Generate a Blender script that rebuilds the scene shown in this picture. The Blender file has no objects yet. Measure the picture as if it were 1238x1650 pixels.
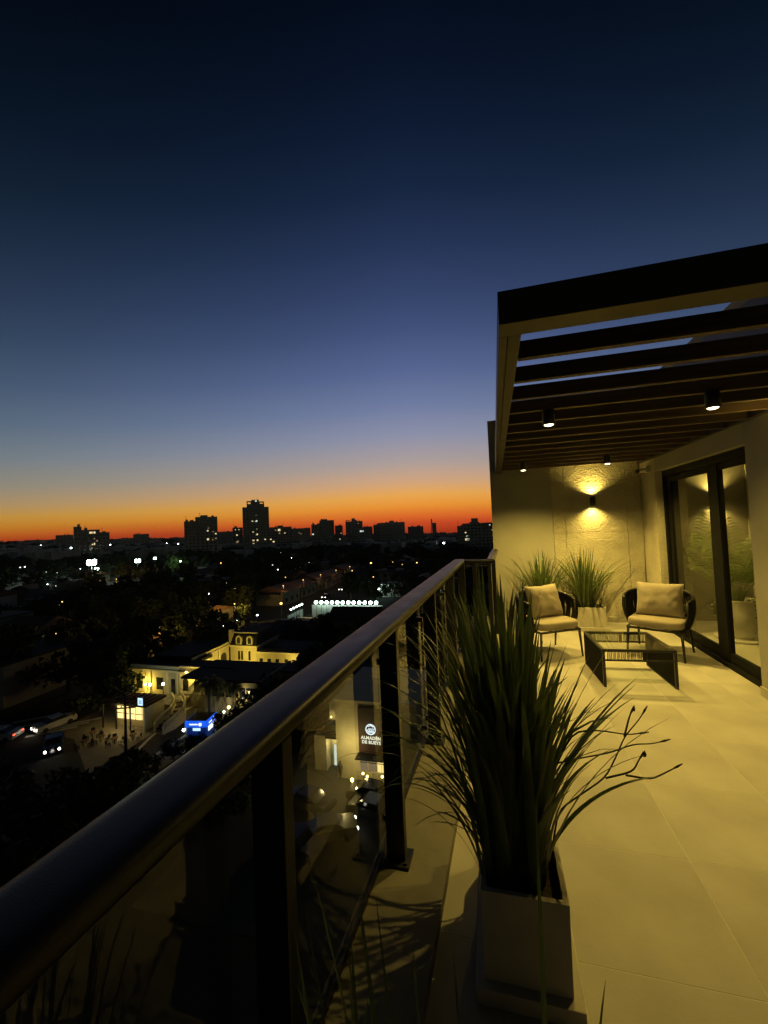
import bpy, bmesh, math, random
from mathutils import Vector, Matrix, noise
R = math.radians
rnd = random.Random(7)
scene = bpy.context.scene
COL = scene.collection

# ---------------------------------------------------------------- camera
cam_data = bpy.data.cameras.new('camera')
cam = bpy.data.objects.new('camera', cam_data)
COL.objects.link(cam)
scene.camera = cam
cam_data.sensor_fit = 'HORIZONTAL'
cam_data.sensor_width = 36.0
cam_data.lens = 660.0 / 1238.0 * 36.0
cam_data.clip_start = 0.05
cam_data.clip_end = 20000
yaw, pitch, roll = R(-14.97), R(2.03), R(-2.40)
f_ = Vector((math.sin(yaw) * math.cos(pitch), math.cos(yaw) * math.cos(pitch), math.sin(pitch)))
r_ = Vector((math.cos(yaw), -math.sin(yaw), 0))
u_ = r_.cross(f_)
r2 = r_ * math.cos(roll) + u_ * math.sin(roll)
u2 = -r_ * math.sin(roll) + u_ * math.cos(roll)
m = Matrix.Identity(4)
for i in range(3):
    m[i][0], m[i][1], m[i][2] = r2[i], u2[i], -f_[i]
m[2][3] = 1.65
cam.matrix_world = m

# ---------------------------------------------------------------- view, engine
scene.view_settings.view_transform = 'Standard'
scene.view_settings.look = 'None'
scene.view_settings.exposure = 0
scene.view_settings.gamma = 1
scene.view_settings.use_curve_mapping = False
scene.cycles.use_denoising = True
scene.cycles.max_bounces = 8
scene.cycles.transparent_max_bounces = 24
scene.cycles.sample_clamp_indirect = 4

# ---------------------------------------------------------------- dusk sky (world)
def lin(c):
    return tuple(((v / 255) / 12.92 if v / 255 <= .04045 else ((v / 255 + .055) / 1.055) ** 2.4) for v in c)

world = bpy.data.worlds.new('World')
scene.world = world
world.use_nodes = True
nt = world.node_tree
nt.nodes.clear()
N = nt.nodes.new
L = nt.links.new
def math_node(tree, op, a=None, b=None, clamp=False):
    n = tree.nodes.new('ShaderNodeMath'); n.operation = op; n.use_clamp = clamp
    for i, v in enumerate((a, b)):
        if v is None: continue
        if isinstance(v, (int, float)): n.inputs[i].default_value = v
        else: tree.links.new(v, n.inputs[i])
    return n.outputs[0]
tc = N('ShaderNodeTexCoord')
sep = N('ShaderNodeSeparateXYZ'); L(tc.outputs['Generated'], sep.inputs[0])
elev = math_node(nt, 'MULTIPLY', math_node(nt, 'ARCSINE', sep.outputs[2]), 180 / math.pi)
# azimuth closeness to the afterglow (direction of the set sun)
GA = R(-10.5)
hx = math_node(nt, 'MULTIPLY', sep.outputs[0], math.sin(GA))
hy = math_node(nt, 'MULTIPLY', sep.outputs[1], math.cos(GA))
hd = math_node(nt, 'ADD', hx, hy)
hl = math_node(nt, 'SQRT', math_node(nt, 'MAXIMUM', math_node(nt, 'SUBTRACT', 1.0, math_node(nt, 'MULTIPLY', sep.outputs[2], sep.outputs[2])), 1e-4))
ca = math_node(nt, 'DIVIDE', hd, hl)                       # cos of azimuth difference
away = math_node(nt, 'POWER', math_node(nt, 'MAXIMUM', math_node(nt, 'SUBTRACT', 1.0, ca), 0.0), .72)                  # 0 at the glow, 2 opposite
# the warm band gets lower away from the glow
ep = math_node(nt, 'MAXIMUM', elev, 0.0)
lift = math_node(nt, 'DIVIDE', math_node(nt, 'MULTIPLY', ep, math_node(nt, 'MULTIPLY', away, 1.9)), math_node(nt, 'ADD', 1.0, math_node(nt, 'DIVIDE', ep, 10.0)))
e2 = math_node(nt, 'ADD', elev, lift)
fac = math_node(nt, 'DIVIDE', math_node(nt, 'ADD', e2, 2.0), 62.0, clamp=True)
ramp = N('ShaderNodeValToRGB'); L(fac, ramp.inputs[0])
STOPS = [(-2, (120, 34, 18)), (-.6, (190, 62, 26)), (.4, (214, 80, 36)), (1.4, (238, 116, 42)), (2.8, (246, 156, 56)), (4.3, (240, 172, 84)),
         (6.2, (212, 168, 130)), (8.8, (176, 160, 156)), (12.5, (142, 146, 170)), (16.5, (112, 125, 162)), (21, (87, 102, 145)),
         (26, (65, 81, 122)), (30, (52, 67, 105)), (35, (37, 52, 85)), (40, (23, 38, 65)), (45, (14, 27, 50)), (49.5, (8, 19, 38)), (54, (4, 12, 27)), (60, (3, 9, 22))]
els = ramp.color_ramp.elements
for i, (e, c) in enumerate(STOPS):
    p = (e + 2) / 62
    el = els[i] if i < 2 else els.new(p)
    el.position = p
    el.color = (*lin(c), 1)
dim = math_node(nt, 'SUBTRACT', 1.0, math_node(nt, 'MULTIPLY', away, 0.58), clamp=True)
dim = math_node(nt, 'MAXIMUM', dim, 0.34)
bg = N('ShaderNodeBackground'); 
tint = N('ShaderNodeMix'); tint.data_type = 'RGBA'; tint.blend_type = 'MULTIPLY'; tint.inputs[6].default_value = (1, 1, 1, 1)
L(math_node(nt, 'MULTIPLY', away, 1.0, clamp=True), tint.inputs[0]); L(ramp.outputs[0], tint.inputs[6]); tint.inputs[7].default_value = (.78, 1.0, .55, 1)
L(tint.outputs[2], bg.inputs[0]); L(dim, bg.inputs[1])
wo = N('ShaderNodeOutputWorld'); L(bg.outputs[0], wo.inputs[0])

# ================================================================ helpers
def tag(o, label=None, cat=None, group=None, kind=None):
    if label: o['label'] = label
    if cat: o['category'] = cat
    if group: o['group'] = group
    if kind: o['kind'] = kind
    return o

def thing(name, label, cat, loc=(0, 0, 0), rz=0.0, group=None):
    o = bpy.data.objects.new(name, None)
    o.empty_display_size = .2
    COL.objects.link(o)
    o.location = loc
    o.rotation_euler = (0, 0, rz)
    return tag(o, label, cat, group)

class MB:
    def __init__(s):
        s.v = []; s.f = []; s.sm = []
    def add(s, vs, fs, smooth=False):
        b = len(s.v)
        s.v += [tuple(v) for v in vs]
        s.f += [tuple(i + b for i in f) for f in fs]
        s.sm += [smooth] * len(fs)
        return s
    def box(s, x0, x1, y0, y1, z0, z1, bev=0.0):
        if x0 > x1: x0, x1 = x1, x0
        if y0 > y1: y0, y1 = y1, y0
        if z0 > z1: z0, z1 = z1, z0
        vs = [(x, y, z) for x in (x0, x1) for y in (y0, y1) for z in (z0, z1)]
        fs = [(0, 1, 3, 2), (4, 6, 7, 5), (0, 4, 5, 1), (2, 3, 7, 6), (0, 2, 6, 4), (1, 5, 7, 3)]
        if bev <= 0: return s.add(vs, fs)
        bm = bmesh.new()
        bv = [bm.verts.new(v) for v in vs]
        for f in fs: bm.faces.new([bv[i] for i in f])
        bmesh.ops.bevel(bm, geom=bm.edges[:], offset=bev, segments=2, affect='EDGES', profile=.6)
        bm.verts.index_update()
        s.add([v.co[:] for v in bm.verts], [[v.index for v in f.verts] for f in bm.faces], False)
        bm.free()
        return s
    def tube(s, pts, r, n=8, cap=True, flat=None):
        pts = [Vector(p) for p in pts]
        rs = r if isinstance(r, (list, tuple)) else [r] * len(pts)
        rings = []
        up = None
        for i, p in enumerate(pts):
            d = (pts[min(i + 1, len(pts) - 1)] - pts[max(i - 1, 0)])
            d = d.normalized() if d.length > 1e-9 else Vector((0, 0, 1))
            if up is None:
                up = Vector((0, 0, 1)) if abs(d.z) < .9 else Vector((1, 0, 0))
            a = d.cross(up)
            a = a.normalized() if a.length > 1e-6 else Vector((1, 0, 0))
            b = a.cross(d).normalized()
            up = b
            rings.append([p + (a * math.cos(t) + b * math.sin(t) * (flat or 1)) * rs[i] for t in [2 * math.pi * k / n for k in range(n)]])
        vs = [v for q in rings for v in q]
        fs = []
        for i in range(len(pts) - 1):
            for k in range(n):
                fs.append((i * n + k, i * n + (k + 1) % n, (i + 1) * n + (k + 1) % n, (i + 1) * n + k))
        if cap:
            fs.append(tuple(range(n))[::-1]); fs.append(tuple((len(pts) - 1) * n + k for k in range(n)))
        return s.add(vs, fs, True)
    def cyl(s, x, y, z0, z1, r0, r1=None, n=16):
        r1 = r0 if r1 is None else r1
        vs = [(x + math.cos(2 * math.pi * k / n) * r0, y + math.sin(2 * math.pi * k / n) * r0, z0) for k in range(n)]
        vs += [(x + math.cos(2 * math.pi * k / n) * r1, y + math.sin(2 * math.pi * k / n) * r1, z1) for k in range(n)]
        fs = [(k, (k + 1) % n, n + (k + 1) % n, n + k) for k in range(n)]
        s.add(vs, fs, True)
        s.add(vs, [tuple(range(n))[::-1], tuple(range(n, 2 * n))], False)
        return s
    def lathe(s, prof, x=0, y=0, n=16):
        vs = [(x + math.cos(2 * math.pi * k / n) * r, y + math.sin(2 * math.pi * k / n) * r, z) for r, z in prof for k in range(n)]
        fs = [(i * n + k, i * n + (k + 1) % n, (i + 1) * n + (k + 1) % n, (i + 1) * n + k) for i in range(len(prof) - 1) for k in range(n)]
        return s.add(vs, fs, True)
    def sphere(s, c, r, n=10, m=6, sz=1):
        return s.lathe([(max(r * math.sin(math.pi * i / m), 1e-4), c[2] - r * sz * math.cos(math.pi * i / m)) for i in range(m + 1)], c[0], c[1], n)
    def prism(s, poly, z0, z1):
        n = len(poly)
        vs = [(x, y, z0) for x, y in poly] + [(x, y, z1) for x, y in poly]
        fs = [(k, (k + 1) % n, n + (k + 1) % n, n + k) for k in range(n)] + [tuple(range(n))[::-1], tuple(range(n, 2 * n))]
        return s.add(vs, fs)
    def xprism(s, poly, x0, x1):     # poly in (y,z)
        n = len(poly)
        vs = [(x0, y, z) for y, z in poly] + [(x1, y, z) for y, z in poly]
        fs = [(k, (k + 1) % n, n + (k + 1) % n, n + k) for k in range(n)] + [tuple(range(n))[::-1], tuple(range(n, 2 * n))]
        return s.add(vs, fs)
    def yprism(s, poly, y0, y1):     # poly in (x,z)
        n = len(poly)
        vs = [(x, y0, z) for x, z in poly] + [(x, y1, z) for x, z in poly]
        fs = [(k, (k + 1) % n, n + (k + 1) % n, n + k) for k in range(n)] + [tuple(range(n))[::-1], tuple(range(n, 2 * n))]
        return s.add(vs, fs)
    def mesh(s, name, mat):
        me = bpy.data.meshes.new(name)
        me.from_pydata(s.v, [], s.f)
        bm = bmesh.new(); bm.from_mesh(me)
        bmesh.ops.recalc_face_normals(bm, faces=bm.faces[:])
        bm.to_mesh(me); bm.free()
        if any(s.sm) and len(me.polygons) == len(s.sm):
            me.polygons.foreach_set('use_smooth', s.sm)
        if mat: me.materials.append(mat)
        return me
    def build(s, name, mat, parent=None, loc=(0, 0, 0), rot=(0, 0, 0)):
        return inst(name, s.mesh(name, mat), parent, loc, rot)

def inst(name, me, parent=None, loc=(0, 0, 0), rot=(0, 0, 0), sc=None):
    o = bpy.data.objects.new(name, me)
    COL.objects.link(o)
    o.parent = parent
    o.location = loc
    o.rotation_euler = rot
    if sc: o.scale = sc
    return o

def struct(name, mb, mat, **k):
    return tag(mb.build(name, mat, **k), kind='structure')

def copy_tree(o, parent=None):
    c = o.copy(); COL.objects.link(c); c.parent = parent
    for ch in list(o.children): copy_tree(ch, c)
    return c

# ---------------------------------------------------------------- materials
def mat(name, col, rough=.6, metal=0.0, ns=0, na=0.0, bump=0.0, bs=0, spec=.5, emit=None, es=0.0, detail=5, obj_rand=0.0):
    """colour with noise variation (scale ns, amount na) and noise bump (scale bs, distance bump)"""
    m = bpy.data.materials.new(name); m.use_nodes = True
    t = m.node_tree; b = t.nodes['Principled BSDF']
    b.inputs['Base Color'].default_value = (*col, 1)
    b.inputs['Roughness'].default_value = rough
    b.inputs['Metallic'].default_value = metal
    b.inputs['Specular IOR Level'].default_value = spec
    if emit:
        b.inputs['Emission Color'].default_value = (*emit, 1)
        b.inputs['Emission Strength'].default_value = es
    if ns or bs:
        co = t.nodes.new('ShaderNodeTexCoord')
    if ns:
        n = t.nodes.new('ShaderNodeTexNoise'); n.inputs['Scale'].default_value = ns; n.inputs['Detail'].default_value = detail
        t.links.new(co.outputs['Object'], n.inputs['Vector'])
        r = t.nodes.new('ShaderNodeMapRange'); r.inputs['From Min'].default_value = .3; r.inputs['From Max'].default_value = .7
        r.inputs['To Min'].default_value = 1 - na; r.inputs['To Max'].default_value = 1 + na
        t.links.new(n.outputs[0], r.inputs[0])
        out = r.outputs[0]
        if obj_rand:
            oi = t.nodes.new('ShaderNodeObjectInfo')
            out = math_node(t, 'MULTIPLY', out, math_node(t, 'ADD', math_node(t, 'MULTIPLY', oi.outputs['Random'], obj_rand * 2), 1 - obj_rand))
        v = t.nodes.new('ShaderNodeVectorMath'); v.operation = 'SCALE'
        v.inputs[0].default_value = col
        t.links.new(out, v.inputs['Scale'])
        t.links.new(v.outputs[0], b.inputs['Base Color'])
        rr = math_node(t, 'MULTIPLY', math_node(t, 'ADD', math_node(t, 'MULTIPLY', n.outputs[0], .5), .75), rough)
        t.links.new(rr, b.inputs['Roughness'])
    if bs:
        n2 = t.nodes.new('ShaderNodeTexNoise'); n2.inputs['Scale'].default_value = bs; n2.inputs['Detail'].default_value = 6
        t.links.new(co.outputs['Object'], n2.inputs['Vector'])
        bp = t.nodes.new('ShaderNodeBump'); bp.inputs['Strength'].default_value = 1; bp.inputs['Distance'].default_value = bump
        t.links.new(n2.outputs[0], bp.inputs['Height']); t.links.new(bp.outputs[0], b.inputs['Normal'])
    return m

def stretch(m, sc):
    t = m.node_tree
    for n in [n for n in t.nodes if n.type == 'TEX_NOISE']:
        src = n.inputs['Vector'].links[0].from_socket
        mp = t.nodes.new('ShaderNodeMapping'); mp.inputs['Scale'].default_value = sc
        t.links.new(src, mp.inputs[0]); t.links.new(mp.outputs[0], n.inputs['Vector'])

def emis(name, col, s):
    m = bpy.data.materials.new(name); m.use_nodes = True
    t = m.node_tree; t.nodes.clear()
    e = t.nodes.new('ShaderNodeEmission'); e.inputs[0].default_value = (*col, 1); e.inputs[1].default_value = s
    o = t.nodes.new('ShaderNodeOutputMaterial'); t.links.new(e.outputs[0], o.inputs[0])
    return m

def glass_mat(name, ior=1.5, tint=(.93, .95, .94), gain=1.0):
    m = bpy.data.materials.new(name); m.use_nodes = True
    t = m.node_tree; t.nodes.clear()
    tr = t.nodes.new('ShaderNodeBsdfTransparent'); tr.inputs[0].default_value = (*tint, 1)
    gl = t.nodes.new('ShaderNodeBsdfGlossy'); gl.inputs['Roughness'].default_value = 0.0
    fr = t.nodes.new('ShaderNodeFresnel'); fr.inputs[0].default_value = ior
    geo = t.nodes.new('ShaderNodeNewGeometry')
    mx = t.nodes.new('ShaderNodeMixShader')
    # reflect only at the outer side of each face, so a pane mirrors once
    fac = math_node(t, 'MULTIPLY', fr.outputs[0], math_node(t, 'MULTIPLY', math_node(t, 'SUBTRACT', 1.0, geo.outputs['Backfacing']), gain), clamp=True)
    t.links.new(fac, mx.inputs[0]); t.links.new(tr.outputs[0], mx.inputs[1]); t.links.new(gl.outputs[0], mx.inputs[2])
    o = t.nodes.new('ShaderNodeOutputMaterial'); t.links.new(mx.outputs[0], o.inputs[0])
    return m

YEL = (1.0, .695, .132)
M = {}
M['tile'] = mat('porcelain_tile', (.36, .34, .305), .55, ns=2.3, na=.15, bump=.0008, bs=45, obj_rand=.05, detail=9, spec=.14)
M['grout'] = mat('pale_grout', (.47, .445, .39), .8, ns=30, na=.1)
M['ledge'] = mat('cement_ledge', (.18, .168, .14), .75, ns=7, na=.16, bump=.0015, bs=50, spec=.14)
M['plaster'] = mat('smooth_plaster', (.30, .285, .25), .8, ns=2.4, na=.07, bump=.0012, bs=140, spec=.14)
M['rail'] = mat('grey_painted_metal', (.014, .0135, .0145), .40, .0, ns=9, na=.15, bump=.0003, bs=260, spec=.30)
M['black'] = mat('black_powder_coated_metal', (.016, .016, .017), .38, .3, ns=12, na=.15)
M['beam'] = mat('dark_bronze_metal', (.045, .037, .028), .5, .3, ns=6, na=.12)
M['slat'] = mat('brown_wood_grain_slat', (.085, .055, .034), .6, 0, ns=5, na=.35, obj_rand=.15)
stretch(M['slat'], (.35, 6, 9))
M['frame'] = mat('black_aluminium_frame', (.008, .008, .008), .65, .0, spec=.08, ns=15, na=.15)
M['glass'] = glass_mat('railing_glass', 1.52, (.90, .93, .91), .9)
M['door_glass'] = glass_mat('clear_door_glass', 1.45, (.97, .98, .96), 1.0)
M['table_glass'] = glass_mat('clear_table_glass', 1.5, (.9, .92, .91), 1.1)
M['rope'] = mat('black_rope', (.011, .010, .009), .75, bump=.002, bs=180, ns=40, na=.25, spec=.14)
M['cushion'] = mat('taupe_fabric', (.26, .225, .18), .92, ns=14, na=.07, bump=.0012, bs=420, spec=.2)
M['pillow'] = mat('taupe_pillow_fabric', (.26, .225, .185), .9, ns=10, na=.08, bump=.003, bs=34, spec=.2)
M['planter'] = mat('pale_cement_planter', (.38, .355, .31), .7, ns=9, na=.08, bump=.0012, bs=60, spec=.14)
M['soil'] = mat('planter_soil', (.035, .024, .016), .95, ns=30, na=.4, bump=.02, bs=30)
M['leaf'] = mat('iris_leaf_green', (.085, .12, .036), .45, ns=6, na=.28, obj_rand=.25)
M['dry_leaf'] = mat('dry_leaf', (.16, .12, .055), .6, ns=8, na=.3)
M['palm_in'] = mat('indoor_palm_green', (.22, .27, .11), .5, ns=5, na=.2)
def translucent(m, amt):
    t = m.node_tree; b = t.nodes['Principled BSDF']; o = [n for n in t.nodes if n.type == 'OUTPUT_MATERIAL'][0]
    tl = t.nodes.new('ShaderNodeBsdfTranslucent'); mx = t.nodes.new('ShaderNodeMixShader'); mx.inputs[0].default_value = amt
    src = b.inputs['Base Color'].links[0].from_socket
    t.links.new(src, tl.inputs[0]); t.links.new(b.outputs[0], mx.inputs[1]); t.links.new(tl.outputs[0], mx.inputs[2]); t.links.new(mx.outputs[0], o.inputs[0])
translucent(M['leaf'], .32); translucent(M['palm_in'], .4)
M['leaf2'] = mat('shrub_leaf_green', (.07, .10, .035), .5, ns=9, na=.3)
M['stem'] = mat('flower_stem', (.035, .032, .014), .7)
M['petal'] = mat('white_petal', (.72, .70, .62), .6)
M['pot'] = mat('pale_round_pot', (.42, .40, .36), .65, ns=5, na=.12)
M['white_plastic'] = mat('white_plastic', (.66, .65, .62), .4)
M['lamp_lens'] = emis('lit_lamp_lens', (1.0, .86, .52), 9.0)
M['inner'] = mat('indoor_wall_paint', (.30, .28, .25), .8, ns=2, na=.06)
M['inner_floor'] = mat('indoor_floor', (.16, .14, .12), .5, ns=3, na=.1)
# city
M['ground'] = mat('dark_town_ground', (.035, .035, .03), .95, ns=.08, na=.35, spec=.12)
M['asphalt'] = mat('asphalt', (.055, .053, .05), .85, ns=.7, na=.2, spec=.12)
M['pave'] = mat('paved_plaza', (.17, .15, .12), .85, ns=1.2, na=.2)
M['kerb'] = mat('kerb_concrete', (.45, .43, .38), .8, ns=2, na=.15)
M['paint'] = mat('white_road_paint', (.62, .61, .57), .7, ns=3, na=.2)
M['mansion'] = mat('cream_render', (.46, .40, .26), .8, ns=1.1, na=.12, bump=.02, bs=5)
M['mansion_trim'] = mat('cream_moulding', (.54, .48, .33), .75, ns=1.5, na=.08)
M['roof_dark'] = mat('dark_roof_sheet', (.014, .014, .014), .8, ns=1.0, na=.3, spec=.12)
M['roof_tile'] = mat('clay_roof_tile', (.12, .065, .04), .8, ns=2.0, na=.3, spec=.12)
M['stone'] = mat('rough_stone_wall', (.20, .17, .11), .9, ns=1.6, na=.35, bump=.06, bs=3)
M['win_dark'] = mat('dark_window_glass', (.012, .014, .016), .12, spec=.7)
M['tower'] = mat('grey_tower_concrete', (.45, .43, .41), .85, ns=.12, na=.15, spec=.12)
M['tower2'] = mat('brown_tower_render', (.50, .47, .43), .85, ns=.12, na=.15, spec=.12)
M['tower3'] = mat('pale_tower_render', (.60, .57, .53), .85, ns=.12, na=.12, spec=.12)
M['house'] = mat('plain_house_render', (.22, .20, .17), .85, ns=.5, na=.25, obj_rand=.4, spec=.12)
M['tree'] = mat('dark_tree_leaves', (.028, .036, .014), .8, ns=.8, na=.4, spec=.12)
M['bark'] = mat('tree_bark', (.05, .04, .03), .9, ns=3, na=.3)
M['palm'] = mat('palm_frond', (.045, .055, .022), .6, ns=2, na=.3)
M['win_warm'] = emis('lit_window_warm', (1.0, .80, .42), 1.0)
M['win_cool'] = emis('lit_window_cool', (.85, 1.0, .85), .9)
M['win_dim'] = emis('lit_window_dim', (1.0, .7, .38), .28)
M['win_yellow'] = emis('lit_shop_interior', (1.0, .72, .25), 1.6)
M['lamp_white'] = emis('white_street_lamp', (.86, 1.0, .96), 16.0)
M['lamp_dim'] = emis('dim_pale_lamp', (.9, .95, .8), 1.6)
M['lamp_green'] = emis('sports_floodlight', (.74, 1.0, .84), 14.0)
M['lamp_orange'] = emis('sodium_street_lamp', (1.0, .58, .16), 3.5)
M['lamp_yellow'] = emis('yellow_wall_flood', (1.0, .74, .2), 12.0)
M['head'] = emis('car_headlight', (1.0, .93, .75), 8.0)
M['tail'] = emis('car_tail_light', (1.0, .10, .04), 3.0)
M['car_white'] = mat('white_car_paint', (.55, .54, .52), .3, .1)
M['car_dark'] = mat('dark_car_paint', (.03, .03, .035), .25, .3)
M['tyre'] = mat('tyre_rubber', (.02, .02, .02), .85)
M['blue'] = mat('lit_blue_panel', (.01, .06, .40), .35, emit=(.012, .12, 1.0), es=.85)
M['blue_dim'] = mat('blue_kiosk_panel', (.02, .07, .32), .35, emit=(.01, .07, .5), es=.10)
M['sign_white'] = emis('lit_white_lettering', (.86, .95, 1.0), 1.5)
M['sign_cool'] = emis('lit_pale_blue_sign', (.50, .76, 1.0), 1.3)
M['sign_warm'] = emis('lit_warm_lettering', (1.0, .93, .70), 1.2)
M['sign_board'] = mat('dark_red_brown_board', (.050, .022, .015), .7, ns=2, na=.2)
M['cloth'] = mat('dark_clothing', (.03, .03, .035), .9)
M['skin'] = mat('skin', (.42, .26, .18), .6)
M['pitch'] = mat('pitch_turf', (.03, .07, .035), .9, ns=.6, na=.15)
M['fence_white'] = mat('pale_board_fence', (.40, .42, .40), .7, ns=.8, na=.15)

# rough-cast wall: coarse bump + cracks between blocks, real relief only
def rough_wall():
    m = mat('rough_cast_plaster', (.38, .35, .27), .85, ns=3.0, na=.16)
    t = m.node_tree; b = t.nodes['Principled BSDF']
    co = t.nodes.new('ShaderNodeTexCoord')
    vo = t.nodes.new('ShaderNodeTexVoronoi'); vo.inputs['Scale'].default_value = 42; vo.feature = 'SMOOTH_F1'
    no = t.nodes.new('ShaderNodeTexNoise'); no.inputs['Scale'].default_value = 70; no.inputs['Detail'].default_value = 6
    n3 = t.nodes.new('ShaderNodeTexNoise'); n3.inputs['Scale'].default_value = 12; n3.inputs['Detail'].default_value = 3
    for n in (vo, no, n3): t.links.new(co.outputs['Object'], n.inputs['Vector'])
    h = math_node(t, 'ADD', math_node(t, 'MULTIPLY', vo.outputs[0], .55), math_node(t, 'MULTIPLY', no.outputs[0], .8))
    h = math_node(t, 'ADD', h, math_node(t, 'MULTIPLY', n3.outputs[0], .7))
    bp = t.nodes.new('ShaderNodeBump'); bp.inputs['Strength'].default_value = 1; bp.inputs['Distance'].default_value = .02
    t.links.new(h, bp.inputs['Height']); t.links.new(bp.outputs[0], b.inputs['Normal'])
    return m
M['rough'] = rough_wall()

def light(name, kind, loc, energy, col, parent=None, size=.03, angle=None, blend=.5, rot=(0, 0, 0)):
    l = bpy.data.lights.new(name, kind); l.energy = energy; l.color = col
    l.shadow_soft_size = size
    if kind == 'SPOT': l.spot_size = angle; l.spot_blend = blend
    o = bpy.data.objects.new(name, l); COL.objects.link(o); o.location = loc; o.rotation_euler = rot; o.parent = parent
    return o

# ================================================================ CITY TERRAIN
G0 = -22.35
def smooth(a, b, x):
    t = min(max((x - a) / (b - a), 0), 1); return t * t * (3 - 2 * t)
def gz(x, y):
    r = math.hypot(x, y)
    return G0 + (-.0191 * x - .0211 * y) * smooth(120, 420, r)
terr = MB()
radii = [0, 15, 30, 50, 75, 100, 130, 170, 220, 280, 350, 450, 600, 800, 1100, 1500, 2200, 3200]
NA = 72
vs = []; fs = []
for r in radii:
    for k in range(NA):
        a = 2 * math.pi * k / NA
        x, y = r * math.sin(a), r * math.cos(a)
        vs.append((x, y, gz(x, y)))
for i in range(len(radii) - 1):
    for k in range(NA):
        fs.append((i * NA + k, i * NA + (k + 1) % NA, (i + 1) * NA + (k + 1) % NA, (i + 1) * NA + k))
terr.add(vs, fs)
struct('ground', terr, M['ground'])
def sheet(name, poly, m, dz):
    mb = MB(); mb.add([(x, y, gz(x, y) + dz) for x, y in poly], [tuple(range(len(poly)))])
    return struct(name, mb, m)
# main street (along the row of houses) and the crossing at lower left
sheet('road', [(-66, -20), (-55.5, -20), (-55.5, 215), (-66, 215)], M['asphalt'], .02)
sheet('side_road', [(-90, 28), (-38, 22), (-38, 31), (-50, 38.5), (-90, 43)], M['asphalt'], .032)
sheet('plaza', [(-54.5, 38), (-34.2, 30), (-34.2, 60), (-54.5, 60)], M['pave'], .012)
sheet('driveway', [(-41.2, 33), (-37.3, 33), (-36.6, 58), (-41.6, 58)], M['asphalt'], .044)
sheet('court', [(-24, 22), (-4, 22), (-4, 46), (-24, 46)], M['asphalt'], .02)
for i, (x, y, r) in enumerate([(-60.5, 39.7, 0), (-60.9, 42.0, 0), (-54.8, 39.4, 0), (-54.4, 40.7, 0), (-53.9, 42.0, 0)]):
    mb = MB().box(-2.6, 2.6, -.28, .28, 0, .006)
    struct('crosswalk_stripe', mb, M['paint'], loc=(x, y, G0 + .06), rot=(0, 0, R(40)))
for pts in ([(-39.4, 36.6), (-40.6, 40), (-41.5, 44), (-41.9, 47.7), (-41.5, 53)], [(-37.0, 37), (-36.9, 40), (-36.7, 43), (-36.3, 50)]):
    mb = MB()
    for a, b in zip(pts, pts[1:]):
        d = Vector((b[0] - a[0], b[1] - a[1], 0)); n = Vector((-d.y, d.x, 0)).normalized() * .13
        A, B = Vector((*a, 0)), Vector((*b, 0))
        mb.prism([(A - n)[:2], (B - n)[:2], (B + n)[:2], (A + n)[:2]], G0 + .01, G0 + .16)
    struct('kerb', mb, M['kerb'])

hz = bpy.data.materials.new('evening_haze'); hz.use_nodes = True
ht = hz.node_tree; ht.nodes.clear()
hv = ht.nodes.new('ShaderNodeVolumePrincipled'); hv.inputs['Density'].default_value = .00006; hv.inputs['Color'].default_value = (.9, .9, .9, 1)
ho = ht.nodes.new('ShaderNodeOutputMaterial'); ht.links.new(hv.outputs[0], ho.inputs['Volume'])
tag(MB().box(-3260, 3260, -3260, 3260, -150, 110).build('haze', hz), 'thin evening haze over the town', 'haze', kind='stuff')
# ================================================================ TREES
def crown_mesh(seed, R0=3.4, H=7.0, clumps=34, per=42, q=.34):
    r = random.Random(seed); mb = MB()
    for c in range(clumps):
        a = r.random() * 6.283; t = r.random() ** .5; z = r.uniform(-.5, .5)
        rad = R0 * math.sqrt(max(0, 1 - (z * 1.7) ** 2)) * t
        cx, cy, cz = math.cos(a) * rad, math.sin(a) * rad, H * .62 + z * H * .62
        cr = r.uniform(.7, 1.35)
        for k in range(per):
            d = Vector((r.gauss(0, 1), r.gauss(0, 1), r.gauss(0, 1))).normalized() * cr * r.uniform(.55, 1.05)
            p = Vector((cx, cy, cz)) + d
            u = Vector((r.gauss(0, 1), r.gauss(0, 1), r.gauss(0, 1))).normalized()
            w = u.cross(d).normalized() * q * r.uniform(.5, 1.2); u = u * q * r.uniform(.5, 1.2)
            mb.add([p - u - w * .5, p + w, p + u - w * .4], [(0, 1, 2)])
    return mb.mesh('crown', M['tree'])
def trunk_mesh(seed, H=7.0):
    r = random.Random(seed); mb = MB()
    mb.tube([(0, 0, 0), (.1, 0, H * .25), (0, .1, H * .5)], [.28, .2, .14], 7)
    for k in range(5):
        a = k * 1.3 + r.random(); l = r.uniform(1.2, 2.4)
        mb.tube([(0, 0, H * .36), (math.cos(a) * l * .5, math.sin(a) * l * .5, H * .5), (math.cos(a) * l, math.sin(a) * l, H * .68)], [.11, .07, .03], 5)
    return mb.mesh('trunk', M['bark'])
CROWNS = [crown_mesh(s, *p) for s, p in ((1, (3.4, 7.0)), (2, (2.7, 8.2)), (3, (4.2, 6.4)), (4, (3.0, 6.0)))]
TRUNKS = [trunk_mesh(s) for s in (1, 2)]
TREE_N = 0
def tree(x, y, s=1.0, label='dark leafy tree among the unlit roofs below the terrace', group='dark trees of the town', v=None, z=None):
    v = rnd.randrange(4) if v is None else v
    t = thing('tree', label, 'tree', (x, y, gz(x, y) - .1 if z is None else z), rnd.random() * 6.28, group)
    t.scale = (s, s, s)
    inst('crown', CROWNS[v], t); inst('trunk', TRUNKS[v % 2], t)
    return t

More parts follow.
